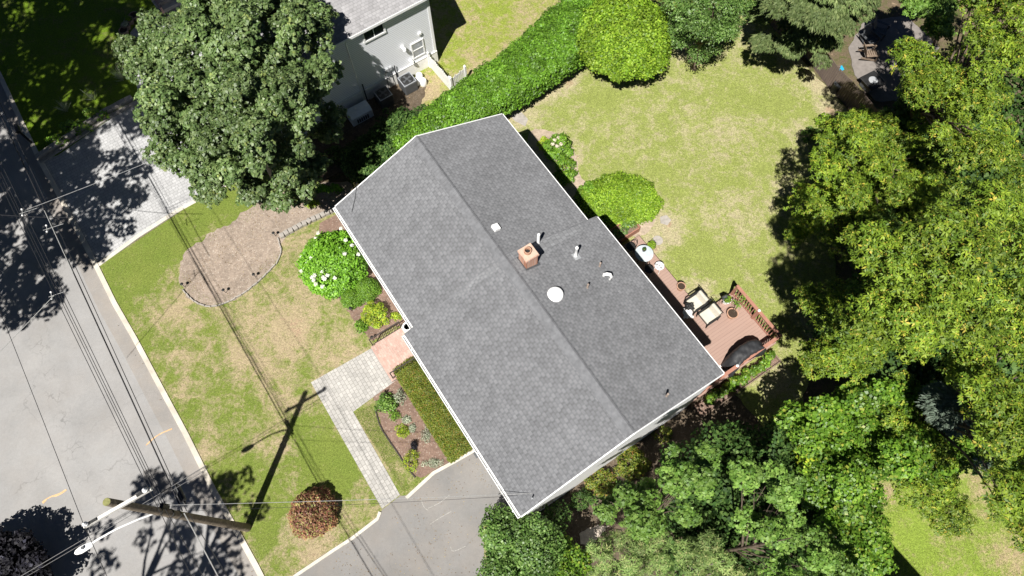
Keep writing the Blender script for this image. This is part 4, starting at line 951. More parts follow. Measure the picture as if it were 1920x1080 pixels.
board_fence([(1405, -10), (1440, 45), (1478, 82), (1512, 110), (1550, 160), (1595, 207), (1640, 262), (1700, 330)], 1.45, 'dark weathered upright board fence along the back of the lawn')
p = G(1563, 172, 0); t = thing('rain_barrel', 'round black barrel with a flat lid standing against the board fence', 'barrel', (p.x, p.y, 0))
MB().lathe((0, 0, 0), [(.2, 0), (.23, .1), (.24, .5), (.22, .62)], 22).build('body', M['black'], t, True); MB().lathe((0, 0, .62), [(.25, 0), (.25, .03), (.2, .05)], 22).build('lid', M['dark_grey'], t, True)
p = G(1557, 157, 0); t = thing('feeder', 'small blue topped feeder on a pole in front of the board fence', 'bird feeder', (p.x, p.y, 0))
MB().tube([(0, 0, 0), (0, 0, 1.0)], .02, 6).build('pole', M['iron'], t); MB().box((0, 0, 1.0), (.24, .18, .2), rz=.5).build('hopper', M['white_wood'], t); MB().box((0.03, 0.02, 1.16), (.34, .26, .05), rz=.5, rx=.3).build('roof', M['blue'], t)
def adirondack(px, py, rz, m, lab):
    t = thing('slatted_chair', lab, 'chair', G(px, py, .05), rz, 'slatted chairs around the fire table'); s = MB()
    for i in range(6): s.box((-.25+i*.1, 0, .36-.01*i), (.085, .52, .02), rz=0)
    s = MB()
    for i in range(6): s.box((0, .28-i*.1, .38-.025*i), (.54, .085, .022))
    s.build('seat', m, t); b = MB()
    for i in range(5): b.box((-.22+i*.11, -.42, .62), (.095, .022, .74), rx=.45)
    b.build('backrest', m, t)
    for k in (-1, 1):
        MB().box((k*.36, -.05, .56), (.13, .74, .025)).build('armrest', m, t); MB().box((k*.31, .3, .28), (.03, .09, .56)).build('leg', m, t); MB().box((k*.28, -.2, .22), (.03, .9, .1), rx=-.32).build('leg', m, t)
adirondack(1627, 108, math.radians(-85), M['brown_wood'], 'brown slatted lounge chair in the sun beyond the fence')
adirondack(1626, 82, math.radians(-150), M['dark_grey'], 'dark slatted lounge chair in shade behind the brown one')
adirondack(1645, 66, math.radians(-120), M['dark_grey'], 'dark slatted chair deepest under the trees, farthest from the fence')
p = G(1636, 152, .5); t = thing('fire_table', 'low square black fire table on the shaded terrace', 'table', (p.x, p.y, .04), .5)
b = MB().box((0, 0, .5), (1.0, 1.0, .06)).build('table_top', M['black'], t); bv(b, .03); MB().box((0, 0, .24), (.7, .7, .46)).build('base', M['dark_grey'], t); MB().lathe((0, 0, .53), [(.24, 0), (.24, .02), (.2, .025)], 20).build('burner', M['grey_metal'], t, True)

# ------------------------------------------------------------------ edging stones, path lights, pots, mailbox, low wall
def along(pts, step, z=0):
    P = [G(x, y, z) for x, y in pts]; out = []; acc = 0.; 
    for a, b in zip(P, P[1:]):
        L = (b-a).length; d = (b-a)/L
        while acc <= L: out.append((a+d*acc, math.atan2(d.y, d.x))); acc += step
        acc -= L
    return out
ORD = 'first second third fourth fifth sixth seventh eighth ninth tenth eleventh twelfth thirteenth fourteenth fifteenth sixteenth seventeenth eighteenth nineteenth twentieth twenty-first twenty-second twenty-third twenty-fourth twenty-fifth twenty-sixth twenty-seventh twenty-eighth'.split()
R_ = random.Random(3); src = None; K = along([(632, 393), (600, 408), (565, 425), (523, 448)], .245)
for i, (p, a) in enumerate(K):
    if src is None:
        src = thing('edging_block', None, 'block', p, a, 'row of large edging blocks'); o = MB().box((0, 0, .1), (.22, .26, .2)).build('block', M['stone'], src); bv(o, .02); c = src
    else: c = copy_tree(src)
    c.location = (p.x, p.y, .04+R_.uniform(-.02, .02)); c.rotation_euler = (0, 0, a+R_.uniform(-.15, .15)+(.5 if i == len(K)//2 else 0))
    c['label'] = ORD[i]+' large grey edging block counted from the house corner along the straight row'
src = None
for i, (p, a) in enumerate(along(smooth_poly([(524, 452), (531, 480), (505, 512), (465, 548), (425, 570), (395, 578), (365, 568), (345, 545)], False, 2), .3)):
    if src is None:
        src = thing('edging_stone', None, 'edging', p, a, 'thin stones curving round the mulch bed'); bv(MB().box((0, 0, .05), (.28, .06, .12)).build('stone', M['stone'], src), .01); c = src
    else: c = copy_tree(src)
    c.location = (p.x, p.y, .045); c.rotation_euler = (R_.uniform(-.1, .1), R_.uniform(-.05, .05), a+R_.uniform(-.1, .1)); c['label'] = ORD[i]+' thin edging stone round the mulch bed, counted from the end of the block row'
src = None
for i, (p, a) in enumerate(along(smooth_poly([(706, 775), (713, 800), (732, 830), (745, 848), (760, 872), (782, 900)], False, 1), .27)):
    if src is None:
        src = thing('edging_brick', None, 'edging', p, a, 'dark edging of the garden bed'); MB().box((0, 0, .03), (.26, .05, .09)).build('brick', M['iron'], src); c = src
    else: c = copy_tree(src)
    c.location = (p.x, p.y, .05); c.rotation_euler = (0, 0, a+R_.uniform(-.06, .06)); c['label'] = ORD[i]+' dark low edging piece of the garden bed, counted from the leafy perennial end'
for q, lab in (((347, 538), 'small black path light at the left end of the mulch bed'), ((424, 549), 'small black path light in the middle of the mulch bed edge'), ((480, 520), 'small black path light near the right side of the mulch bed curve'), ((517, 443), 'small rusty path light by the bend of the block edging'), ((660, 583), 'small black path light between the boxwoods and the lawn'), ((700, 637), 'small black path light at the foot of the porch railing')):
    t = thing('path_light', lab, 'garden light', G(*q, .06), group='small path lights in the beds')
    MB().tube([(0, 0, 0), (0, 0, .32)], .012, 6).build('stake', M['black'], t); MB().lathe((0, 0, .3), [(.03, 0), (.03, .06), (.08, .07), (.02, .12)], 12).build('shade', M['black'], t)
for i, (q, lm, lab) in enumerate((((255, 35), None, 'stone bowl planter farthest from the street, half under the maple'), ((246, 43), M['leaf_lime'], 'bowl planter filled with bright green leaves'), ((240, 53), M['leaf_silver'], 'bowl planter with pale dry filling between the green one and the last one'), ((236, 63), None, 'bowl planter nearest the street with bare dark soil'))):
    potplant(q[0], q[1], .07, .25, .3, M['clay_brown'], lab, lm, .06, .2, i+20, 'bowl_planter', 'planter', 'four bowl planters beside the entrance path')
t = thing('mailbox', 'black mailbox on a post at the kerb of the shaded lawn', 'mailbox', G(60, 268, .06), math.radians(-150))
MB().box((0, 0, .5), (.09, .09, 1.0)).build('post', M['black'], t); mb = MB(); mb.box((0, -.1, 1.08), (.18, .48, .14)); mb.tube([(0, -.34, 1.14), (0, .14, 1.14)], .09, 12); mb.build('box', M['black'], t); MB().box((.1, .02, 1.2), (.015, .04, .14)).build('flag', M['white'], t)
wl = thing('retaining_wall', 'low block retaining wall between the paved drive and the shaded lawn', 'wall', G(83, 300))
cnt = 0
for row, (pts, z, w) in enumerate((([(84, 302), (160, 253), (205, 222), (253, 196)], .14, .22), ([(80, 295), (155, 245), (200, 214), (249, 188)], .3, .24))):
    mb = MB()
    for p, a in along(pts, .4): q = p-wl.location; mb.box((q.x, q.y, z/2+R_.uniform(-.01, .01)), (.385, w, z+.02), rz=a+R_.uniform(-.03, .03))
    mb.build('course', M['stone'], wl)
# flat timber border beyond the mulch bed
t = thing('landscape_timber', 'weathered timber lying at the foot of the maple', 'timber', G(524, 388, .06), angto(G(524, 388), G(590, 350)))
MB().box((1.1, 0, .06), (2.3, .13, .13)).build('timber', M['brown_wood'], t)
# meter pedestal at the driveway corner
t = thing('drain_grate', 'small dark metal grate by the garage corner under the gutter', 'grate', G(893, 852, .065), YAW); MB().box((0, 0, .03), (.3, .16, .06)).build('grate', M['dark_grey'], t)

# ------------------------------------------------------------------ utility pole with crossarm, lamp and cables
pb_ = G(466, 990); PH = 9.8; PT = G(200, 941, PH)-pb_
pole = thing('utility_pole', 'brown wooden utility pole leaning over the road edge with a pale crossarm', 'utility pole', pb_)
MB().tube([(0, 0, -.3), PT*.2, PT*.6, PT], [.17, .155, .13, .115], 18).build('shaft', M['pole'], pole, True)
MB().lathe(PT, [(.114, 0), (.105, .012)], 18).build('pole_top', plain('lichened_end_grain', (.2, .2, .08), .9, .1, .3, 12), pole)
ZA = 9.4; a0 = G(158, 988, ZA)-pb_; a1 = G(284, 916, ZA)-pb_; d = a1-a0; ang = math.atan2(d.y, d.x); m = (a0+a1)/2; nrm = Vector((-math.sin(ang), math.cos(ang), 0))
xa = MB().box((m.x, m.y, ZA), (d.length, .095, .12), rz=ang).build('crossarm', M['white_wood'], pole)
for e, s in ((a0, 1), (a1, -1)):
    q = e+d.normalized()*.12*s
    MB().lathe((q.x, q.y, ZA+.06), [(.03, 0), (.03, .05), (.075, .06), (.075, .11), (.04, .12), (.06, .15), (.03, .2)], 14).build('insulator', M['white'], xa, True)
    q2 = e+d.normalized()*.3*s; MB().box((q2.x, q2.y, ZA+.075), (.22, .08, .06), rz=ang).build('bracket', M['black'], xa)
ln0 = PT*(7.0/PH); hd = G(158, 1028, 7.5)-pb_; dv = (hd-ln0); md = ln0.lerp(hd, .5)+Vector((0, 0, .35))
arm = MB().tube([ln0, ln0.lerp(hd, .25)+Vector((0, 0, .26)), md, ln0.lerp(hd, .8)+Vector((0, 0, .2)), hd], [.035, .035, .03, .03, .028], 10).build('lamp_arm', M['white'], pole, True)
la = math.atan2(dv.y, dv.x); hb = MB(); hb.lathe((0, 0, 0), [(.04, -.36), (.11, -.3), (.14, -.1), (.15, .12), (.1, .28), (.04, .34)], 16)
R3 = Matrix.Rotation(la, 3, 'Z') @ Matrix.Rotation(math.radians(90), 3, 'Y'); hb.v = [tuple(R3 @ Vector((v[0]*.45, v[1]*.8, v[2]*.85))+hd+Vector((0, 0, .02))) for v in hb.v]
head = hb.build('lamp_head', M['white'], pole, True); q = hd-dv.normalized()*.02; MB().lathe((q.x, q.y, q.z+.09), [(.045, 0), (.045, .06)], 12).build('photocell', M['dark_grey'], head)
for z, r in ((7.0, .15), (6.3, .16), (5.8, .16)): MB().lathe((PT.x*z/PH, PT.y*z/PH, z), [(r*.95, 0), (r*.95, .05)], 14).build('band', M['black'], pole)
MB().box((PT.x*.7+.05, PT.y*.7+.18, 6.8), (.12, .16, .45)).build('cable_clamp', M['black'], pole)
def wire(name, lab, p0, z0, p1, z1, e0=0., e1=0., r=.012, m=None, sag=.15, grp=None, n=14):
    """cable through two surveyed points, run on by e0 / e1 times its length so that it leaves the picture"""
    A, B = G(*p0, z0), G(*p1, z1); d = B-A; d.z = 0; S = A-d*e0; E = B+d*e1; S.z = z0; E.z = z1; pts = []
    for i in range(n+1):
        t = i/n; p = S.lerp(E, t); p.z = z0+(z1-z0)*t-sag*4*t*(1-t); pts.append(p-S)
    o = MB().tube(pts, r, 5).build(name, m or M['wire'], None, True, S); tag(o, lab, 'cable', grp); return o
gW = 'cables strung along the street'
wire('overhead_wire', 'thin primary conductor on the road side end of the crossarm, running up the street', (157, 984), ZA+.2, (0, 577), 9.3, 0, 2.2, .009, grp=gW)
wire('overhead_wire', 'thin conductor from the road side end of the crossarm toward the bottom edge', (157, 984), ZA+.2, (208, 1088), 9.3, 0, 3, .009, grp=gW)
wire('overhead_wire', 'thin primary conductor on the house side end of the crossarm, running up the street', (277, 913), ZA+.2, (115, 573), 9.3, 0, 3, .01, grp=gW)
wire('overhead_wire', 'thin conductor from the house side end of the crossarm toward the bottom edge', (277, 913), ZA+.2, (366, 1088), 9.3, 0, 3, .01, grp=gW)
for i, (a, b, c, w) in enumerate((((300, 945), (115, 573), 'leftmost', .011), ((306, 947), (120, 573), 'middle', .011), ((312, 949), (127, 573), 'rightmost', .011))):
    wire('secondary_cable', f'{c} of the three secondary cables meeting the pole just below the lamp arm', a, 7.0, b, 7.1, 0, 3, w, grp=gW)
wire('communication_cable', 'thick lashed communication cable running up the street from mid pole', (342, 958), 6.2, (133, 503), 6.1, 0, 2.5, .024, grp=gW)
wire('communication_cable', 'thinner communication cable right of the thick lashed one', (350, 958), 6.2, (139, 497), 6.1, 0, 2.5, .013, grp=gW)
wire('communication_cable', 'bright silvery strand upper left where it passes in front of the shaded road', (137, 512), 6.9, (88, 405), 6.9, 0, .1, .016, M['cable'], 0, gW)
wire('communication_cable', 'thick pale stranded cable running from mid pole to the bottom edge', (345, 962), 6.2, (410, 1085), 6.1, 0, 2.5, .02, M['cable'], grp=gW)
wire('communication_cable', 'thin black cable between the pale strand and the lawn at the bottom', (355, 965), 6.1, (428, 1085), 6.0, 0, 2.5, .012, grp=gW)
wire('secondary_cable', 'black secondary cable running to the bottom edge between the pole and the pale strand', (310, 955), 7.0, (380, 1085), 7.0, 0, 2.5, .011, grp=gW)
wire('service_drop', 'striped twisted service cable spanning from the pole to the lower corner of the grey roof', (316, 947), 6.95, (1020, 924), 5.75, 0, 0, .009, M['cable'], .35)
wire('service_drop', 'thin black telephone cable beside the striped service cable', (345, 958), 6.1, (1027, 926), 5.7, 0, 0, .006, None, .5)
wire('crossing_cable', 'upper of two black cables crossing the street from the pole toward the lower left', (333, 905), 7.2, (33, 1076), 7.6, .2, 1, .012)
wire('crossing_cable', 'lower of two black cables crossing the street toward the lower left', (336, 911), 7.1, (40, 1080), 7.4, .2, 1, .009)
wire('service_drop', 'striped service cable over the paved drive reaching into the big maple', (45, 395), 6.8, (300, 300), 6.2, 0, .7, .01, M['cable'], .1)
wire('service_drop', 'short striped cable sloping across the road to the lower left with a hooked end', (103, 552), 7.0, (0, 647), 7.3, 0, 1.2, .012, M['cable'], .05)
wire('black_cable', 'slack black cable crossing the shaded road at the left edge', (0, 398), 7, (110, 407), 6.7, .6, .3, .014)
sp = thing('splice_case', 'black cylindrical splice case hanging on the communication cable near the pole', 'splice case', G(338, 926, 6.1), angto(G(342, 958, 6.6), G(133, 503, 6.6)))
MB().tube([(-.42, 0, 0), (-.3, 0, 0), (-.28, 0, 0), (.28, 0, 0), (.3, 0, 0), (.42, 0, 0)], [.03, .05, .1, .1, .05, .03], 14).build('housing', M['black'], sp, True)
MB().box((0, 0, .11), (.5, .03, .02)).build('strap', M['dark_grey'], sp)
for q, lab, s in (((50, 397), 'pale spreader bracket with small insulators on the cables at the far left', .8), ((97, 427), 'pale spreader bracket with two insulators above the darker strip of road', .9), ((104, 553), 'hooked pale cable bracket over the shadow edge on the road', .7)):
    t = thing('cable_bracket', lab, 'bracket', G(*q, 6.9), math.radians(20)); MB().tube([(-.35*s, 0, 0), (.5*s, .0, .03)], .01, 6).tube([(-.2*s, -.12, 0), (-.2*s, .16, 0)], .014, 6).build('arm', M['cable'], t)
    for k in (-.12, .16): MB().lathe((-.2*s, k, -.02), [(.02, 0), (.035, .02), (.035, .05), (.02, .07)], 10).build('insulator', M['white'], t)

# ------------------------------------------------------------------ trees
maple = [(214, 84), (232, 88), (250, 104), (262, 92), (278, 78), (272, 50), (272, 20), (300, 30), (318, 40), (345, 5), (380, -50), (560, -60), (590, -5), (612, 25), (618, 60), (600, 95), (632, 110), (640, 135), (615, 165), (585, 190), (600, 220), (575, 255), (570, 290), (545, 345), (505, 345), (478, 325), (430, 348), (385, 352), (350, 318), (285, 300), (305, 262), (278, 232), (242, 188), (266, 160), (250, 135), (228, 112)]
make_tree('maple_tree', 'large dark green maple with a broad crown over the paved drive', 'tree', (526, 350), [(maple, 4.2, 8.4, 420)], M['leaf_maple'], M['bark_grey'], r=.55, rad=.24, zfork=2.4,
          dens=34, size=.125, aspect=1.3, seed=4, gap=.03, flat=.75, jz=.35, sp=.72, kind='rosette', ros=6, lump=(.8, 1.8, .7))
gO = 'oaks along the right side of the lawn'
ok = dict(kind='rosette', dens=31, size=.135, aspect=2.6, ros=6, gap=.03, jz=.35, flat=.75, sp=.78, lump=(.85, 2.6, .9))
make_tree('oak_tree', 'yellow green oak whose crown hangs over the back lawn just below the board fence', 'tree', (1560, 400), [([(1515, 270), (1545, 232), (1600, 215), (1660, 222), (1710, 250), (1760, 262), (1780, 330), (1750, 400), (1700, 440), (1640, 425), (1600, 395), (1540, 440), (1512, 405), (1530, 330)], 3.8, 7.0, 200)], M['leaf_oak'], M['bark'], r=.55, rad=.2, zfork=3, seed=11, group=gO, **ok)
make_tree('oak_tree', 'yellow green oak rising behind the fire table near the top right', 'tree', (1640, 290), [([(1690, 115), (1685, 90), (1708, 78), (1740, 108), (1770, 125), (1850, 130), (1895, 200), (1905, 300), (1850, 330), (1800, 320), (1745, 250), (1700, 205), (1675, 195), (1700, 155)], 6, 10, 180)], M['leaf_oak'], M['bark'], r=.55, rad=.2, zfork=3.5, seed=12, group=gO, **ok)
make_tree('oak_tree', 'tallest yellow green oak filling the middle of the right edge', 'tree', (1620, 560), [([(1575, 420), (1640, 425), (1700, 430), (1760, 390), (1800, 340), (1880, 320), (1950, 330), (1950, 560), (1880, 600), (1800, 640), (1720, 670), (1640, 672), (1585, 660), (1572, 560), (1592, 480)], 6, 11.5, 300)], M['leaf_oak'], M['bark'], r=.55, rad=.25, zfork=4, seed=13, group=gO, **ok)
make_tree('oak_tree', 'yellow green oak crown cut off by the top right corner', 'tree', (1640, 330), [([(1790, -10), (1850, -60), (1960, -60), (1960, 150), (1900, 140), (1850, 110), (1805, 70), (1815, 30)], 6.5, 10, 110)], M['leaf_oak'], M['bark'], r=.55, rad=.2, zfork=4, seed=14, group=gO, **ok)
make_tree('oak_tree', 'yellow green oak reaching down the right edge above the small lower lawn', 'tree', (1640, 800), [([(1790, 650), (1850, 600), (1960, 560), (1960, 1030), (1900, 1025), (1870, 970), (1885, 900), (1860, 840), (1835, 770), (1795, 720)], 5.5, 9.5, 170)], M['leaf_oak'], M['bark'], r=.55, rad=.2, zfork=3.6, seed=15, group=gO, **ok)
make_tree('maple_tree', 'green maple in the gap between the spruce and the top right oak', 'tree', (1720, 130), [([(1690, -10), (1705, -40), (1800, -40), (1795, 20), (1770, 38), (1735, 36), (1705, 25)], 4.2, 5.6, 34), ([(1735, 40), (1770, 35), (1785, 65), (1750, 70)], 3.6, 4.6, 8)], M['leaf_cool'], M['bark'], r=.45, rad=.1, zfork=2.2, seed=16, dens=60, size=.12, kind='rosette', ros=5, aspect=1.3, under=False)
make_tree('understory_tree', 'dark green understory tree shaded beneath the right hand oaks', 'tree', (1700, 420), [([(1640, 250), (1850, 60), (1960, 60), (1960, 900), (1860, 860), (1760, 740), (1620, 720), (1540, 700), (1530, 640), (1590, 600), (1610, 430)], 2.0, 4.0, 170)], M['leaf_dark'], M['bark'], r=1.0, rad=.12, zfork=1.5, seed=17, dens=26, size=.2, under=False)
# bottom right thicket
make_tree('vine_thicket', 'bright green tangled broadleaf thicket bordering the small lower lawn', 'thicket', (1570, 850), [([(1462, 792), (1530, 745), (1580, 725), (1660, 718), (1740, 725), (1800, 750), (1832, 800), (1835, 850), (1800, 880), (1750, 905), (1690, 895), (1640, 900), (1590, 880), (1520, 850), (1495, 830)], 2.6, 4.8, 170), ([(1500, 830), (1600, 880), (1640, 905), (1645, 960), (1655, 1020), (1642, 1095), (1590, 1095), (1545, 1010), (1505, 930)], 2.4, 4.4, 110)], M['leaf_vine'], M['bark'], r=.55, rad=.08, zfork=1.0, seed=21, dens=150, size=.12, aspect=1.15, flat=.75, jz=.4, gap=.03, sp=.75, lump=(.8, 1.2, .45))
make_tree('yellow_shrub_tree', 'small yellowing tree with bare twigs left of the bright thicket', 'tree', (1490, 900), [([(1500, 810), (1560, 790), (1565, 840), (1530, 890), (1500, 870)], 3.0, 4.4, 26)], M['leaf_yel'], M['bark_grey'], r=.4, rad=.07, zfork=1.0, seed=22, dens=60, size=.11, gap=.2, under=False)
make_tree('broadleaf_tree', 'lobed leaved tree with separate sunlit boughs in front of the shaded house end', 'tree', (1185, 985), [
    ([(1238, 838), (1262, 835), (1292, 855), (1300, 880), (1330, 900), (1330, 925), (1300, 915), (1270, 930), (1240, 905), (1245, 870)], 7.0, 8.4, 46),
    ([(1155, 900), (1200, 900), (1235, 905), (1240, 950), (1245, 1000), (1200, 1010), (1180, 985), (1160, 960), (1115, 970), (1118, 950), (1165, 935)], 4.6, 6.2, 46),
    ([(1300, 850), (1325, 842), (1352, 855), (1335, 880), (1305, 875)], 7.0, 7.8, 12), ([(1268, 950), (1300, 945), (1320, 975), (1300, 990), (1270, 975)], 6.4, 7.0, 14), ([(1330, 930), (1365, 935), (1360, 950), (1335, 950)], 6.8, 7.6, 8)],
    M['leaf_cool'], M['bark'], r=.33, rad=.07, zfork=3.2, seed=23, dens=50, size=.11, aspect=1.35, under=False, jz=.4, sp=.82, gap=.15, lump=(.5, 1.5, .95), kind='rosette', ros=5)
make_tree('broadleaf_tree', 'lobed leaved tree with pale boughs between the thicket and the shaded yard', 'tree', (1310, 1040), [
    ([(1352, 890), (1385, 862), (1402, 880), (1440, 880), (1480, 890), (1475, 930), (1430, 925), (1400, 925), (1365, 905)], 8, 9.6, 40),
    ([(1385, 970), (1420, 965), (1470, 985), (1500, 1010), (1480, 1030), (1430, 1010), (1395, 1000)], 6.4, 8, 30),
    ([(1440, 880), (1490, 880), (1500, 930), (1455, 960), (1440, 920)], 6.6, 8, 20), ([(1480, 960), (1530, 970), (1540, 1020), (1500, 1030)], 6.2, 7.4, 14),
    ([(1440, 1050), (1520, 1040), (1600, 1050), (1620, 1100), (1440, 1100)], 5.6, 7.2, 34)],
    M['leaf_cool'], M['bark'], r=.38, rad=.07, zfork=3.6, seed=24, dens=44, size=.11, aspect=1.35, under=False, jz=.4, sp=.82, gap=.15, lump=(.5, 1.6, .95), kind='rosette', ros=5)
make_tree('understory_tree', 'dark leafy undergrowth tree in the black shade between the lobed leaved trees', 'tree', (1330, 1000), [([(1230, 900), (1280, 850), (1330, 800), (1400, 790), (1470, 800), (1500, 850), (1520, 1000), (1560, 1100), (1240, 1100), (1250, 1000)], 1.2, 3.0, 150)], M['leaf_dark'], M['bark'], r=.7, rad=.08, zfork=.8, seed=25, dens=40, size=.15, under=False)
make_tree('pine_tree', 'olive green pine with bare twigs showing at the bottom edge left of centre thicket', 'tree', (1180, 1080), [([(1105, 1010), (1165, 1000), (1200, 1020), (1240, 1010), (1262, 1040), (1270, 1110), (1110, 1110)], 2.8, 5.0, 50)], M['needle_pine'], M['bark_grey'], r=.4, rad=.1, zfork=1.2, seed=26, kind='rosette', dens=42, size=.15, aspect=6, ros=8, gap=.08, sp=.95, jz=.7, under=False)
make_tree('pine_tree', 'second olive pine farther right at the bottom edge, sparser on top', 'tree', (1270, 1090), [([(1270, 1030), (1300, 1000), (1340, 1010), (1400, 1040), (1430, 1110), (1280, 1110)], 2.6, 4.6, 40)], M['needle_pine'], M['bark_grey'], r=.42, rad=.1, zfork=1.2, seed=27, kind='rosette', dens=34, size=.15, aspect=6, ros=8, gap=.15, sp=.95, jz=.7, under=False)
make_tree('holly_tree', 'dense dark evergreen at the edge of the asphalt driveway', 'tree', (950, 1060), [([(905, 975), (925, 955), (965, 955), (1005, 968), (1040, 985), (1050, 1020), (1020, 1100), (905, 1100), (912, 1040)], 2.0, 3.6, 70)], M['leaf_privet'], M['bark'], r=.42, rad=.1, zfork=.8, seed=28, dens=170, size=.09, gap=.03)
make_tree('vine_thicket', 'yellow green loose shrub right of the dense dark evergreen at the bottom edge', 'shrub', (1060, 1070), [([(1010, 1010), (1050, 1005), (1090, 1030), (1110, 1060), (1105, 1100), (1015, 1100)], 1.4, 2.6, 34)], M['leaf_vine'], M['bark'], r=.36, rad=.05, zfork=.5, seed=29, dens=150, size=.1, gap=.1)
make_tree('bare_shrub', 'grey twiggy shrub under the roof corner with few leaves', 'shrub', (1035, 965), [([(1000, 955), (1040, 940), (1075, 965), (1060, 1000), (1015, 990)], 1.2, 2.2, 24)], M['leaf_dark'], M['bark_grey'], r=.3, rad=.04, zfork=.4, seed=30, dens=60, size=.08, gap=.2, under=False)
make_tree('spruce_tree', 'grey blue spruce between the bright thicket and the right hand oaks', 'tree', (1640, 830), [([(1735, 735), (1765, 715), (1795, 745), (1818, 785), (1800, 808), (1762, 798), (1742, 775)], 5.0, 6.6, 26), ([(1822, 845), (1850, 850), (1850, 880), (1828, 880)], 4, 5, 8)], M['needle_blue'], M['bark'], r=.42, rad=.1, zfork=1, seed=31, kind='needle', dens=60, size=.2, aspect=5, under=True)
make_tree('hemlock_tree', 'soft grey green hemlock with drooping sprays above the board fence', 'tree', (1500, 60), [([(1420, -10), (1440, -70), (1660, -70), (1640, -10), (1630, 25), (1608, 36), (1598, 62), (1572, 58), (1545, 50), (1500, 44), (1470, 34), (1448, 15)], 3.0, 6.5, 190)], M['needle'], M['bark'], r=.6, rad=.18, zfork=1.6, seed=32, kind='needle', dens=60, size=.22, aspect=5, flat=.4, jz=.5, sp=.75, lump=(.8, .9, .3))
make_tree('shrub_tree', 'dark green broadleaf tree beside the round clipped shrub at the top of the lawn', 'tree', (1300, 130), [([(1200, -50), (1250, 5), (1258, 35), (1268, 60), (1300, 72), (1345, 86), (1380, 68), (1402, 35), (1410, 5), (1420, -70)], 2.2, 4.4, 130)], M['leaf_privet'], M['bark'], r=.5, rad=.12, zfork=1, seed=33, dens=140, size=.11, aspect=2.0, gap=.03, sp=.75, jz=.3, lump=(.7, 1.0, .4))
# purple leaved tree, lower left corner
make_tree('purple_tree', 'very dark purple leaved small tree in the lower left corner', 'tree', (30, 1075), [([(-70, 1020), (-20, 1000), (25, 998), (55, 1005), (75, 1025), (78, 1060), (85, 1090), (40, 1140), (-70, 1140)], .7, 1.4, 90)], M['leaf_purple'], M['bark'], r=.42, rad=.06, zfork=.4, seed=34, dens=150, size=.13, gap=.03)
# trees standing outside the picture whose shade falls into it
def street_tree(name, lab, shade_px, z, R, n, seed, dens=34, r=.85, gap=.1, group='street trees across the road'):
    g = G(*shade_px, 0); k = z/math.tan(ELEV); b = Vector((g.x-SHX*k, g.y-SHY*k, 0)); c0 = b.copy()
    while True:                          # trunk stands outside the picture
        x_, y_ = to_px(b)
        if x_ < -25 or y_ > 1105: break
        b = b+Vector((-.5, 0, 0)) if shade_px[0] < 230 else b+Vector((0, -.5, 0))
    root = thing(name, lab, 'tree', b, group=group); q = random.Random(seed); L = []; c0 = c0-b
    for i in range(n):
        t = (i+.5)/n; rr = R*math.sqrt(t); a = i*2.39996+q.uniform(-.3, .3)
        if q.random() < gap: continue
        L.append(((c0.x+rr*math.cos(a)+q.uniform(-.3, .3), c0.y+rr*math.sin(a)+q.uniform(-.3, .3), z+1.6*math.sqrt(1-t)-.8+q.uniform(-.7, .7)), (r*q.uniform(.7, 1.2),)*2+(r*.6,), q.random()))
    limbs(root, L, M['bark'], .2, z*.6, seed, 7); foliage('crown', L, M['leaf_maple'], root, dens, .21, 1.15, 'leaf', seed); return root
street_tree('street_tree', 'street tree shading the paved drive and the upper road', (125, 395), 10, 4.0, 66, 41, 36, .62, .22)
street_tree('street_tree', 'street tree shading the road beside the paved drive', (15, 430), 10, 4.9, 84, 42, 38, .7, .22)
street_tree('street_tree', 'tall tree shading the middle of the dark lawn', (140, 150), 14, 5.6, 92, 43, 40, .8, .16)
street_tree('street_tree', 'tall tree shading the top left corner', (-10, 90), 14, 5.4, 90, 44, 40)
street_tree('street_tree', 'tall tree shading the far part of the dark lawn', (230, -10), 15.5, 5.2, 76, 45, 36, gap=.2)
street_tree('street_tree', 'tree shading the left part of the road', (10, 270), 11, 4.0, 46, 46, 34, .7, .25)
street_tree('street_tree', 'tree shading the road below the lamp', (320, 1010), 11.5, 2.9, 44, 47, 26, .55, .38)
street_tree('street_tree', 'tree shading the kerb at the foot of the pole', (425, 985), 11, 2.1, 16, 48, 22, .6, .25)
# garage outside the lower edge: its shade is the dark triangle on the small lawn
gg = G(1642, 985, 0); k = 5/math.tan(ELEV); cx, cy = gg.x-SHX*k, gg.y-SHY*k; q = G(1728, 1080, 0); ga = math.atan2(q.y-gg.y, q.x-gg.x)
gar = thing('garage', 'plain gabled garage beyond the lower right edge', 'garage', (cx, cy, 0), ga)
MB().add([(0, -5, 0), (8, -5, 0), (8, -.2, 0), (0, -.2, 0), (0, -5, 4.4), (8, -5, 4.4), (8, -.2, 4.4), (0, -.2, 4.4)], [(0, 1, 5, 4), (1, 2, 6, 5), (2, 3, 7, 6), (3, 0, 4, 7), (3, 2, 1, 0)]).build('wall', M['siding'], gar)
MB().add([(-.2, 0, 5), (8.2, 0, 5), (8.2, -2.6, 5.9), (-.2, -2.6, 5.9), (-.2, -5.2, 5), (8.2, -5.2, 5), (-.2, 0, 4.4), (8.2, 0, 4.4), (-.2, -5.2, 4.4), (8.2, -5.2, 4.4)], [(0, 3, 2, 1)[::-1], (3, 4, 5, 2)[::-1], (0, 1, 7, 6), (4, 8, 9, 5), (0, 6, 8, 4, 3), (1, 2, 5, 9, 7), (6, 7, 9, 8)]).build('roof', M['cap'], gar)

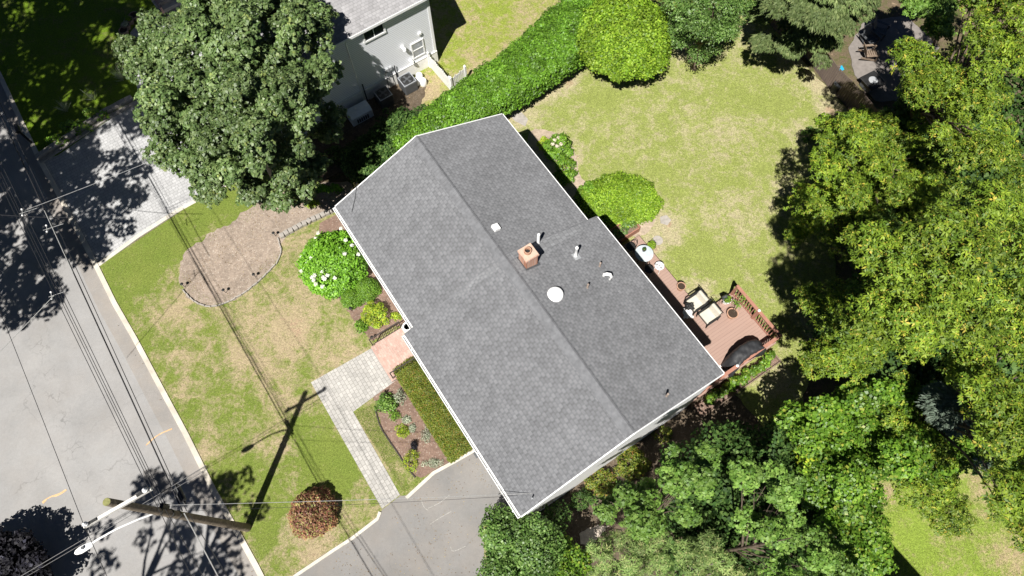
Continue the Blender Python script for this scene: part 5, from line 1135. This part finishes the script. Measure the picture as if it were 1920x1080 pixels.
# ------------------------------------------------------------------ hedges and shrubs
def hedge(name, label, pts, widths, h, leafm, size, dens, seed, r=.42, flat_top=.85):
    """clipped hedge following a line of photograph points measured at its top"""
    P = [G(x, y, h*.8) for x, y in pts]; P = [Vector((p.x, p.y, 0)) for p in P]; root = thing(name, label, 'hedge', P[0]); L = []; q = random.Random(seed); core = MB()
    ring = []
    for i in range(len(P)-1):
        a, b = P[i], P[i+1]; d = b-a; n = Vector((-d.y, d.x, 0)).normalized(); k = max(1, int(d.length/(r*.62)))
        for j in range(k):
            t = j/k; w = widths[i]*(1-t)+widths[i+1]*t; c = a.lerp(b, t)-P[0]; m = max(2, int(w/(r*.62)))
            for s in range(m+1):
                o = (s/m-.5)*(w-r*1.1); e = abs(s/m-.5)*2; zt = h*(flat_top+(1-flat_top)*(1-e*e))-r*.85
                L.append(((c.x+n.x*o+q.uniform(-.08, .08), c.y+n.y*o+q.uniform(-.08, .08), zt+q.uniform(-.2, .14)), (r*q.uniform(.8, 1.15),)*2+(r*.9,), q.random()))
                if s in (0, m):
                    for z in np.arange(max(.25, h*.42), zt-.2, r*.9): L.append(((c.x+n.x*o, c.y+n.y*o, float(z)), (r, r, r), q.random()))
            core.tube([(c.x, c.y, 0), (c.x+q.uniform(-.2, .2), c.y+q.uniform(-.2, .2), h*.8)], [.03, .012], 5)
    core.build('stem', M['bark'], root); foliage('foliage', L, leafm, root, dens, size, 1.25, 'leaf', seed, up=.55, rnd=.55); return root
hedge('hedge', 'long bright green clipped hedge between the two properties', [(1125, 5), (1075, 45), (1040, 75), (1000, 105), (960, 135), (920, 160), (880, 185), (845, 205)], [3.0, 3.0, 2.8, 2.6, 2.4, 2.2, 2.0, 1.8], 2.7, M['leaf_hedge'], .1, 230, 61)
hedge('hedge', 'looser lower end of the green hedge tucked against the roof corner', [(850, 200), (815, 228), (780, 250), (750, 275)], [1.9, 1.7, 1.5, 1.0], 1.9, M['leaf_hedge'], .12, 130, 62, .45)
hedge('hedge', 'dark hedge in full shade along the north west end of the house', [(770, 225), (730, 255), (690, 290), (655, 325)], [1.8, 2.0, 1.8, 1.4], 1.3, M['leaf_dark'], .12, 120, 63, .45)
shrub('round_shrub', 'big round clipped bright green shrub at the end of the hedge', 'shrub', 1166, 74, 82, 88, 3.6, M['leaf_lime'], .12, 230, 64, lump=.13, nl=150, up=.4, rnd=.9, zlow=1.5)
shrub('round_shrub', 'broad lime green mound shrub in the bed behind the house', 'shrub', 1163, 370, 76, 52, 1.5, M['leaf_lime'], .085, 300, 65, lump=.16, nl=80, rnd=.9)
shrub('round_shrub', 'duller green small shrub merging with the left side of the broad lime mound', 'shrub', 1112, 368, 32, 34, 1.1, M['leaf_box'], .09, 260, 66)
h1 = shrub('hydrangea', 'large hydrangea bush with white flower heads by the front gutter', 'shrub', 622, 484, 60, 62, 2.2, M['leaf_hyd'], .1, 270, 67, lump=.1, nl=80)
def flowers(root, pts, r, m, seed, up_=0.):
    for i, (x, y, z) in enumerate(pts):
        p = G(x, y, z+up_)-root.location; f = foliage('flower', [((p.x, p.y, p.z), (r, r, r*.7), .6)], m, root, 900, .05, 1.1, 'leaf', seed+i)
flowers(h1, [(609, 523, 1.5), (606, 520, 1.5), (592, 533, 1.2), (604, 537, 1.2), (590, 516, 1.3), (576, 489, 1.3), (605, 509, 1.6), (566, 482, 1.1), (585, 520, 1.3), (596, 437, 1.5), (640, 428, 1.4), (672, 477, 1.3), (646, 476, 1.7), (648, 450, 1.6), (628, 521, 1.5), (578, 494, 1.2), (584, 483, 1.5), (592, 447, 1.6), (565, 508, 1.0), (588, 525, 1.1), (614, 516, 1.5), (660, 460, 1.5)], .085, M['petal_white'], 700, .42)
h2 = shrub('hydrangea', 'small hydrangea with pale faded blooms near the back corner of the roof', 'shrub', 1046, 272, 28, 26, 1.0, M['leaf_box'], .1, 240, 68)
flowers(h2, [(1040, 262, 1.0), (1048, 258, 1.0), (1052, 270, 1.0), (1044, 274, 1.0), (1056, 264, .9), (1036, 270, .9)], .09, M['petal_pink'], 760)
shrub('low_shrub', 'low green ground shrub between the back hydrangea and the house shadow', 'shrub', 1060, 315, 22, 34, .6, M['leaf_vine'], .08, 300, 69)
shrub('low_shrub', 'little yellow leaved shrub left of the back hydrangea', 'shrub', 1020, 268, 13, 15, .5, M['leaf_yel'], .07, 300, 70)
shrub('boxwood', 'squarish clipped boxwood between the hydrangea and the roof edge', 'shrub', 686, 540, 25, 24, .85, M['leaf_box'], .045, 620, 71, lump=.03, nl=60)
shrub('boxwood', 'rounded clipped boxwood next to the lawn', 'shrub', 659, 558, 22, 18, .8, M['leaf_box'], .045, 620, 72, lump=.05, nl=50)
shrub('leafy_shrub', 'light green upright leafed shrub with a yellow lower side', 'shrub', 702, 588, 26, 27, 1.1, M['leaf_yel'], .09, 300, 73, aspect=2.2)
shrub('low_shrub', 'small dark green shrub below the yellow green one by the railing', 'shrub', 677, 610, 13, 13, .45, M['leaf_box'], .07, 300, 74)
shrub('low_shrub', 'tiny yellow plants beside the porch railing under the gutter', 'shrub', 742, 592, 12, 9, .3, M['leaf_yel'], .06, 260, 75)
shrub('red_maple_shrub', 'round rusty red clipped shrub on the front lawn by the driveway', 'shrub', 584, 960, 42, 43, 1.25, M['leaf_red'], .07, 360, 76, lump=.13, nl=80)
# clipped yew block under the eave
yb = thing('yew_hedge', 'wide flat clipped yew block with rusty tips between the porch and the driveway', 'hedge', HW(8.05, -5.0, 0), YAW); L = []; q = random.Random(5)
for i in range(20):
    for j in range(6):
        L.append(((-2.25+i*.238+q.uniform(-.04, .04), -.42+j*.2, .62+q.uniform(-.05, .05)), (.2, .2, .17), .75 if j < 3 else .3*q.random()+.2))
for i in range(20):
    for z in (.2, .42): L.append(((-2.25+i*.238, -.45, z), (.17, .17, .17), q.random()))
for j in range(6):
    for z in (.2, .42): L.append(((2.28, -.42+j*.2, z), (.17, .17, .17), q.random())); L.append(((-2.28, -.42+j*.2, z), (.17, .17, .17), q.random()))
mb = MB()
for i in range(12): mb.tube([(-2+i*.36, 0, 0), (-2+i*.36+q.uniform(-.1, .1), q.uniform(-.3, .3), .6)], [.03, .01], 5)
mb.build('stem', M['bark'], yb); foliage('foliage', L, M['leaf_yew'], yb, 900, .05, 1.8, 'leaf', 77, up=.5, rnd=.7)
for i, (px, py, rx, ry, h, lm, sz, lab, a) in enumerate((
    (723, 757, 22, 20, .7, 'leaf_cool', .11, 'leafy green perennial clump at the top of the garden bed', 2.2), (739, 778, 12, 12, .4, 'leaf_box', .07, 'fine leaved green plant just below the leafy perennial clump', 3),
    (748, 745, 12, 16, .5, 'leaf_silver', .07, 'dry pale twiggy plant beside the corner of the yew block', 2.5), (754, 808, 14, 13, .35, 'leaf_yel', .09, 'yellow green tufted plant in the middle of the garden bed', 4),
    (770, 862, 17, 22, .4, 'leaf_yel', .09, 'longer yellow green tufted plant near the bottom of the garden bed', 4), (762, 787, 8, 7, .25, 'leaf_silver', .06, 'small silvery plant next to the yew block', 2), (773, 803, 6, 8, .2, 'leaf_silver', .06, 'smallest silvery plant in the middle of the bed', 2),
    (800, 815, 10, 16, .25, 'leaf_silver', .06, 'dry straw coloured plant along the yew block', 3), (812, 868, 20, 9, .2, 'leaf_silver', .08, 'pale sprawling silvery plant by the driveway kerb', 4), (776, 836, 5, 9, .4, 'leaf_purple', .09, 'dark purple spiky plant in the garden bed', 4),
    (603, 352, 13, 9, .5, 'leaf_hyd', .09, 'bright green leafy plant below the dark hedge', 1.4), (628, 352, 13, 9, .5, 'leaf_hyd', .09, 'bright green leafy plant nearest the roof corner', 1.4), (567, 362, 5, 5, .35, 'leaf_hyd', .07, 'single small green plant between the timbers', 1.4),
    (533, 389, 5, 4, .25, 'leaf_hyd', .06, 'tiny green plant at the lower end of the timber', 1.4), (555, 378, 6, 5, .3, 'leaf_rust', .08, 'small rust orange plant on the mulch bed', 1.5), (584, 382, 14, 10, .12, 'leaf_yel', .07, 'thin patch of yellow green sprouts on the mulch bed', 2),
    (1547, 224, 17, 15, .7, 'leaf_lime', .08, 'small round light green bush below the board fence', 1.4), (1528, 250, 20, 16, .7, 'leaf_cool', .1, 'grey green bush partly under the oak edge', 1.6))):
    shrub('garden_plant', lab, 'plant', px, py, rx, ry, h, M[lm], sz, 240, 100+i, aspect=a, nl=14, lump=.25, rnd=.9)
# ground cover yews at the end of the house, undergrowth by the neighbour's wall
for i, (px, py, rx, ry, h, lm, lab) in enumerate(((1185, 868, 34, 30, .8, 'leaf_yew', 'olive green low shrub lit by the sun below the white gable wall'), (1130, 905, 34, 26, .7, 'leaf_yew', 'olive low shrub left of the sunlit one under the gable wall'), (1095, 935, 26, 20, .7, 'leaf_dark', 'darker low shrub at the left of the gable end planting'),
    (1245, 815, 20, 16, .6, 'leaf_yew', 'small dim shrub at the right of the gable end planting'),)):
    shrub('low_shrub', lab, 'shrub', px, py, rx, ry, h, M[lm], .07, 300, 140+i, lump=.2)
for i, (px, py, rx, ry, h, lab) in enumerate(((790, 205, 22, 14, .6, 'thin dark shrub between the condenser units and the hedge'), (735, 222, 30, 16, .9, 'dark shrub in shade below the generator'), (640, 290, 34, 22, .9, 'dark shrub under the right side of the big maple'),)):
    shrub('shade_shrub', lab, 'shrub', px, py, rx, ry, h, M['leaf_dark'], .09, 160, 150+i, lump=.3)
for i, (px, py, rx, ry, h, lab) in enumerate(((110, 262, 22, 16, .5, 'low leafy plants above the retaining wall nearest the mailbox'), (140, 235, 26, 18, .6, 'low leafy plants above the middle of the retaining wall'), (175, 212, 24, 16, .6, 'low leafy plants above the far part of the retaining wall'),)):
    shrub('border_plant', lab, 'plant', px, py, rx, ry, h, M['leaf_vine'], .09, 150, 160+i, lump=.3)
def grass_clump(px, py, h, n, lab, seed):
    g = thing('ornamental_grass', lab, 'grass clump', G(px, py, .06), group='ornamental grasses above the retaining wall'); rng = np.random.default_rng(seed); a = rng.random(n)*6.28; t = rng.random(n)*.9
    T = np.c_[np.cos(a)*t, np.sin(a)*t, np.ones(n)]; T = _norm(T); ln = h*(.6+.5*rng.random(n)); P = T*ln[:, None]/2; N = np.c_[-T[:, 2]*np.cos(a), -T[:, 2]*np.sin(a), t]
    leaf_mesh('blades', P, N, T, ln, np.full(n, .016), rng.random(n), rng.random(n), M['leaf_silver'], g, 0)
grass_clump(232, 152, 1.0, 120, 'pale ornamental grass by the bowl planters end of the wall', 1); grass_clump(178, 188, .9, 70, 'pale ornamental grass in the middle of the wall border', 2); grass_clump(128, 210, .9, 60, 'pale ornamental grass nearest the street', 3)

# ------------------------------------------------------------------ short grass and weeds: nobody could count it
def turf(name, polys_px, avoid_px, n, m, seed, h=.05, w=.012, edge=0):
    rng = np.random.default_rng(seed); polys = [PW(p) for p in polys_px]; av = [PW(p) for p in avoid_px]; out = []
    for pl in polys:
        pl = np.array(pl); lo, hi = pl.min(0), pl.max(0); q = lo+(hi-lo)*rng.random((n, 2))
        def inside(q, poly):
            x, y = q[:, 0], q[:, 1]; r = np.zeros(len(q), bool); j = len(poly)-1
            for i in range(len(poly)):
                xi, yi = poly[i]; xj, yj = poly[j]; c = ((yi > y) != (yj > y)) & (x < (xj-xi)*(y-yi)/(yj-yi+1e-12)+xi); r ^= c; j = i
            return r
        k = inside(q, pl)
        for a in av: k &= ~inside(q, a)
        out.append(q[k])
    q = np.concatenate(out); 
    # tufts gather in patches
    f = np.sin(q[:, 0]*1.7+np.sin(q[:, 1]*1.1)*2)+np.sin(q[:, 1]*2.3+np.sin(q[:, 0]*.9)*2)+np.sin(q[:, 0]*5.1+q[:, 1]*4.3)*.7+rng.normal(size=len(q))*.9
    q = q[f > .1]; n = len(q); a = rng.random(n)*6.28; t = .7+rng.random(n)*1.3; T = _norm(np.c_[np.cos(a)*t, np.sin(a)*t, np.ones(n)]); ln = h*(.5+rng.random(n))
    P = np.c_[q, np.full(n, .06)]+T*ln[:, None]*.45; N = _norm(np.c_[-np.cos(a), -np.sin(a), t]+rng.normal(size=(n, 3))*.2)
    o = leaf_mesh(name, P, N, T, ln, np.full(n, w)*(.6+.8*rng.random(n)), rng.random(n), rng.random(n), m, None, 0); o['kind'] = 'stuff'; return o
M['blade'] = leaf_mat('grass_blade', [(0, (.12, .19, .03)), (.6, (.2, .26, .05)), (.8, (.33, .33, .1)), (1, (.5, .44, .24))], .7, .2, .25)
M['blade_pale'] = leaf_mat('pale_grass_blade', [(0, (.2, .26, .04)), (.6, (.28, .33, .07)), (.8, (.4, .4, .13)), (1, (.55, .5, .3))], .7, .2, .25)
o = turf('grass', [[(185, 500), (400, 360), (500, 385), (640, 395), (700, 640), (580, 715), (720, 955), (660, 1005), (557, 1075), (485, 1075), (300, 710), (215, 560)], [(665, 775), (708, 752), (715, 800), (745, 850), (790, 900), (758, 925)]], [shrink(bed1, 22), bed2, [(560, 905), (610, 905), (640, 960), (600, 1015), (560, 1015), (530, 960)]], 60000, M['blade'], 5)
M['litter'] = leaf_mat('dry_leaf', [(0, (.12, .07, .03)), (.6, (.25, .17, .08)), (1, (.4, .33, .18))], .8, .2, .1)
turf('leaf_litter', [[(100, 300), (190, 510), (300, 720), (490, 1080), (460, 1080), (280, 730), (165, 510)], [(560, 1080), (720, 970), (890, 850), (960, 940), (900, 1080)]], [], 1500, M['litter'], 31, .05, .03)
turf('leaf_litter', [[(500, 385), (640, 350), (660, 380), (530, 445), (525, 490), (440, 560), (350, 540), (340, 500), (400, 430)], [(620, 350), (700, 290), (790, 200), (810, 160), (700, 210)], [(700, 750), (745, 712), (890, 840), (790, 890)], [(1440, 640), (1580, 200), (1590, 640)]], [], 4500, M['litter'], 32, .05, .03)
o = turf('grass', [[(960, 215), (1040, 140), (1100, 170), (1170, 175), (1260, 110), (1400, 60), (1500, 120), (1590, 215), (1580, 640), (1450, 790), (1440, 640), (1370, 545), (1300, 560), (1235, 440), (1230, 330), (1090, 330), (1060, 240)]], [], 110000, M['blade_pale'], 6)
o = turf('grass', [[(1600, 900), (1720, 890), (1850, 830), (2000, 900), (2000, 1150), (1640, 1150)]], [], 40000, M['blade_pale'], 7)
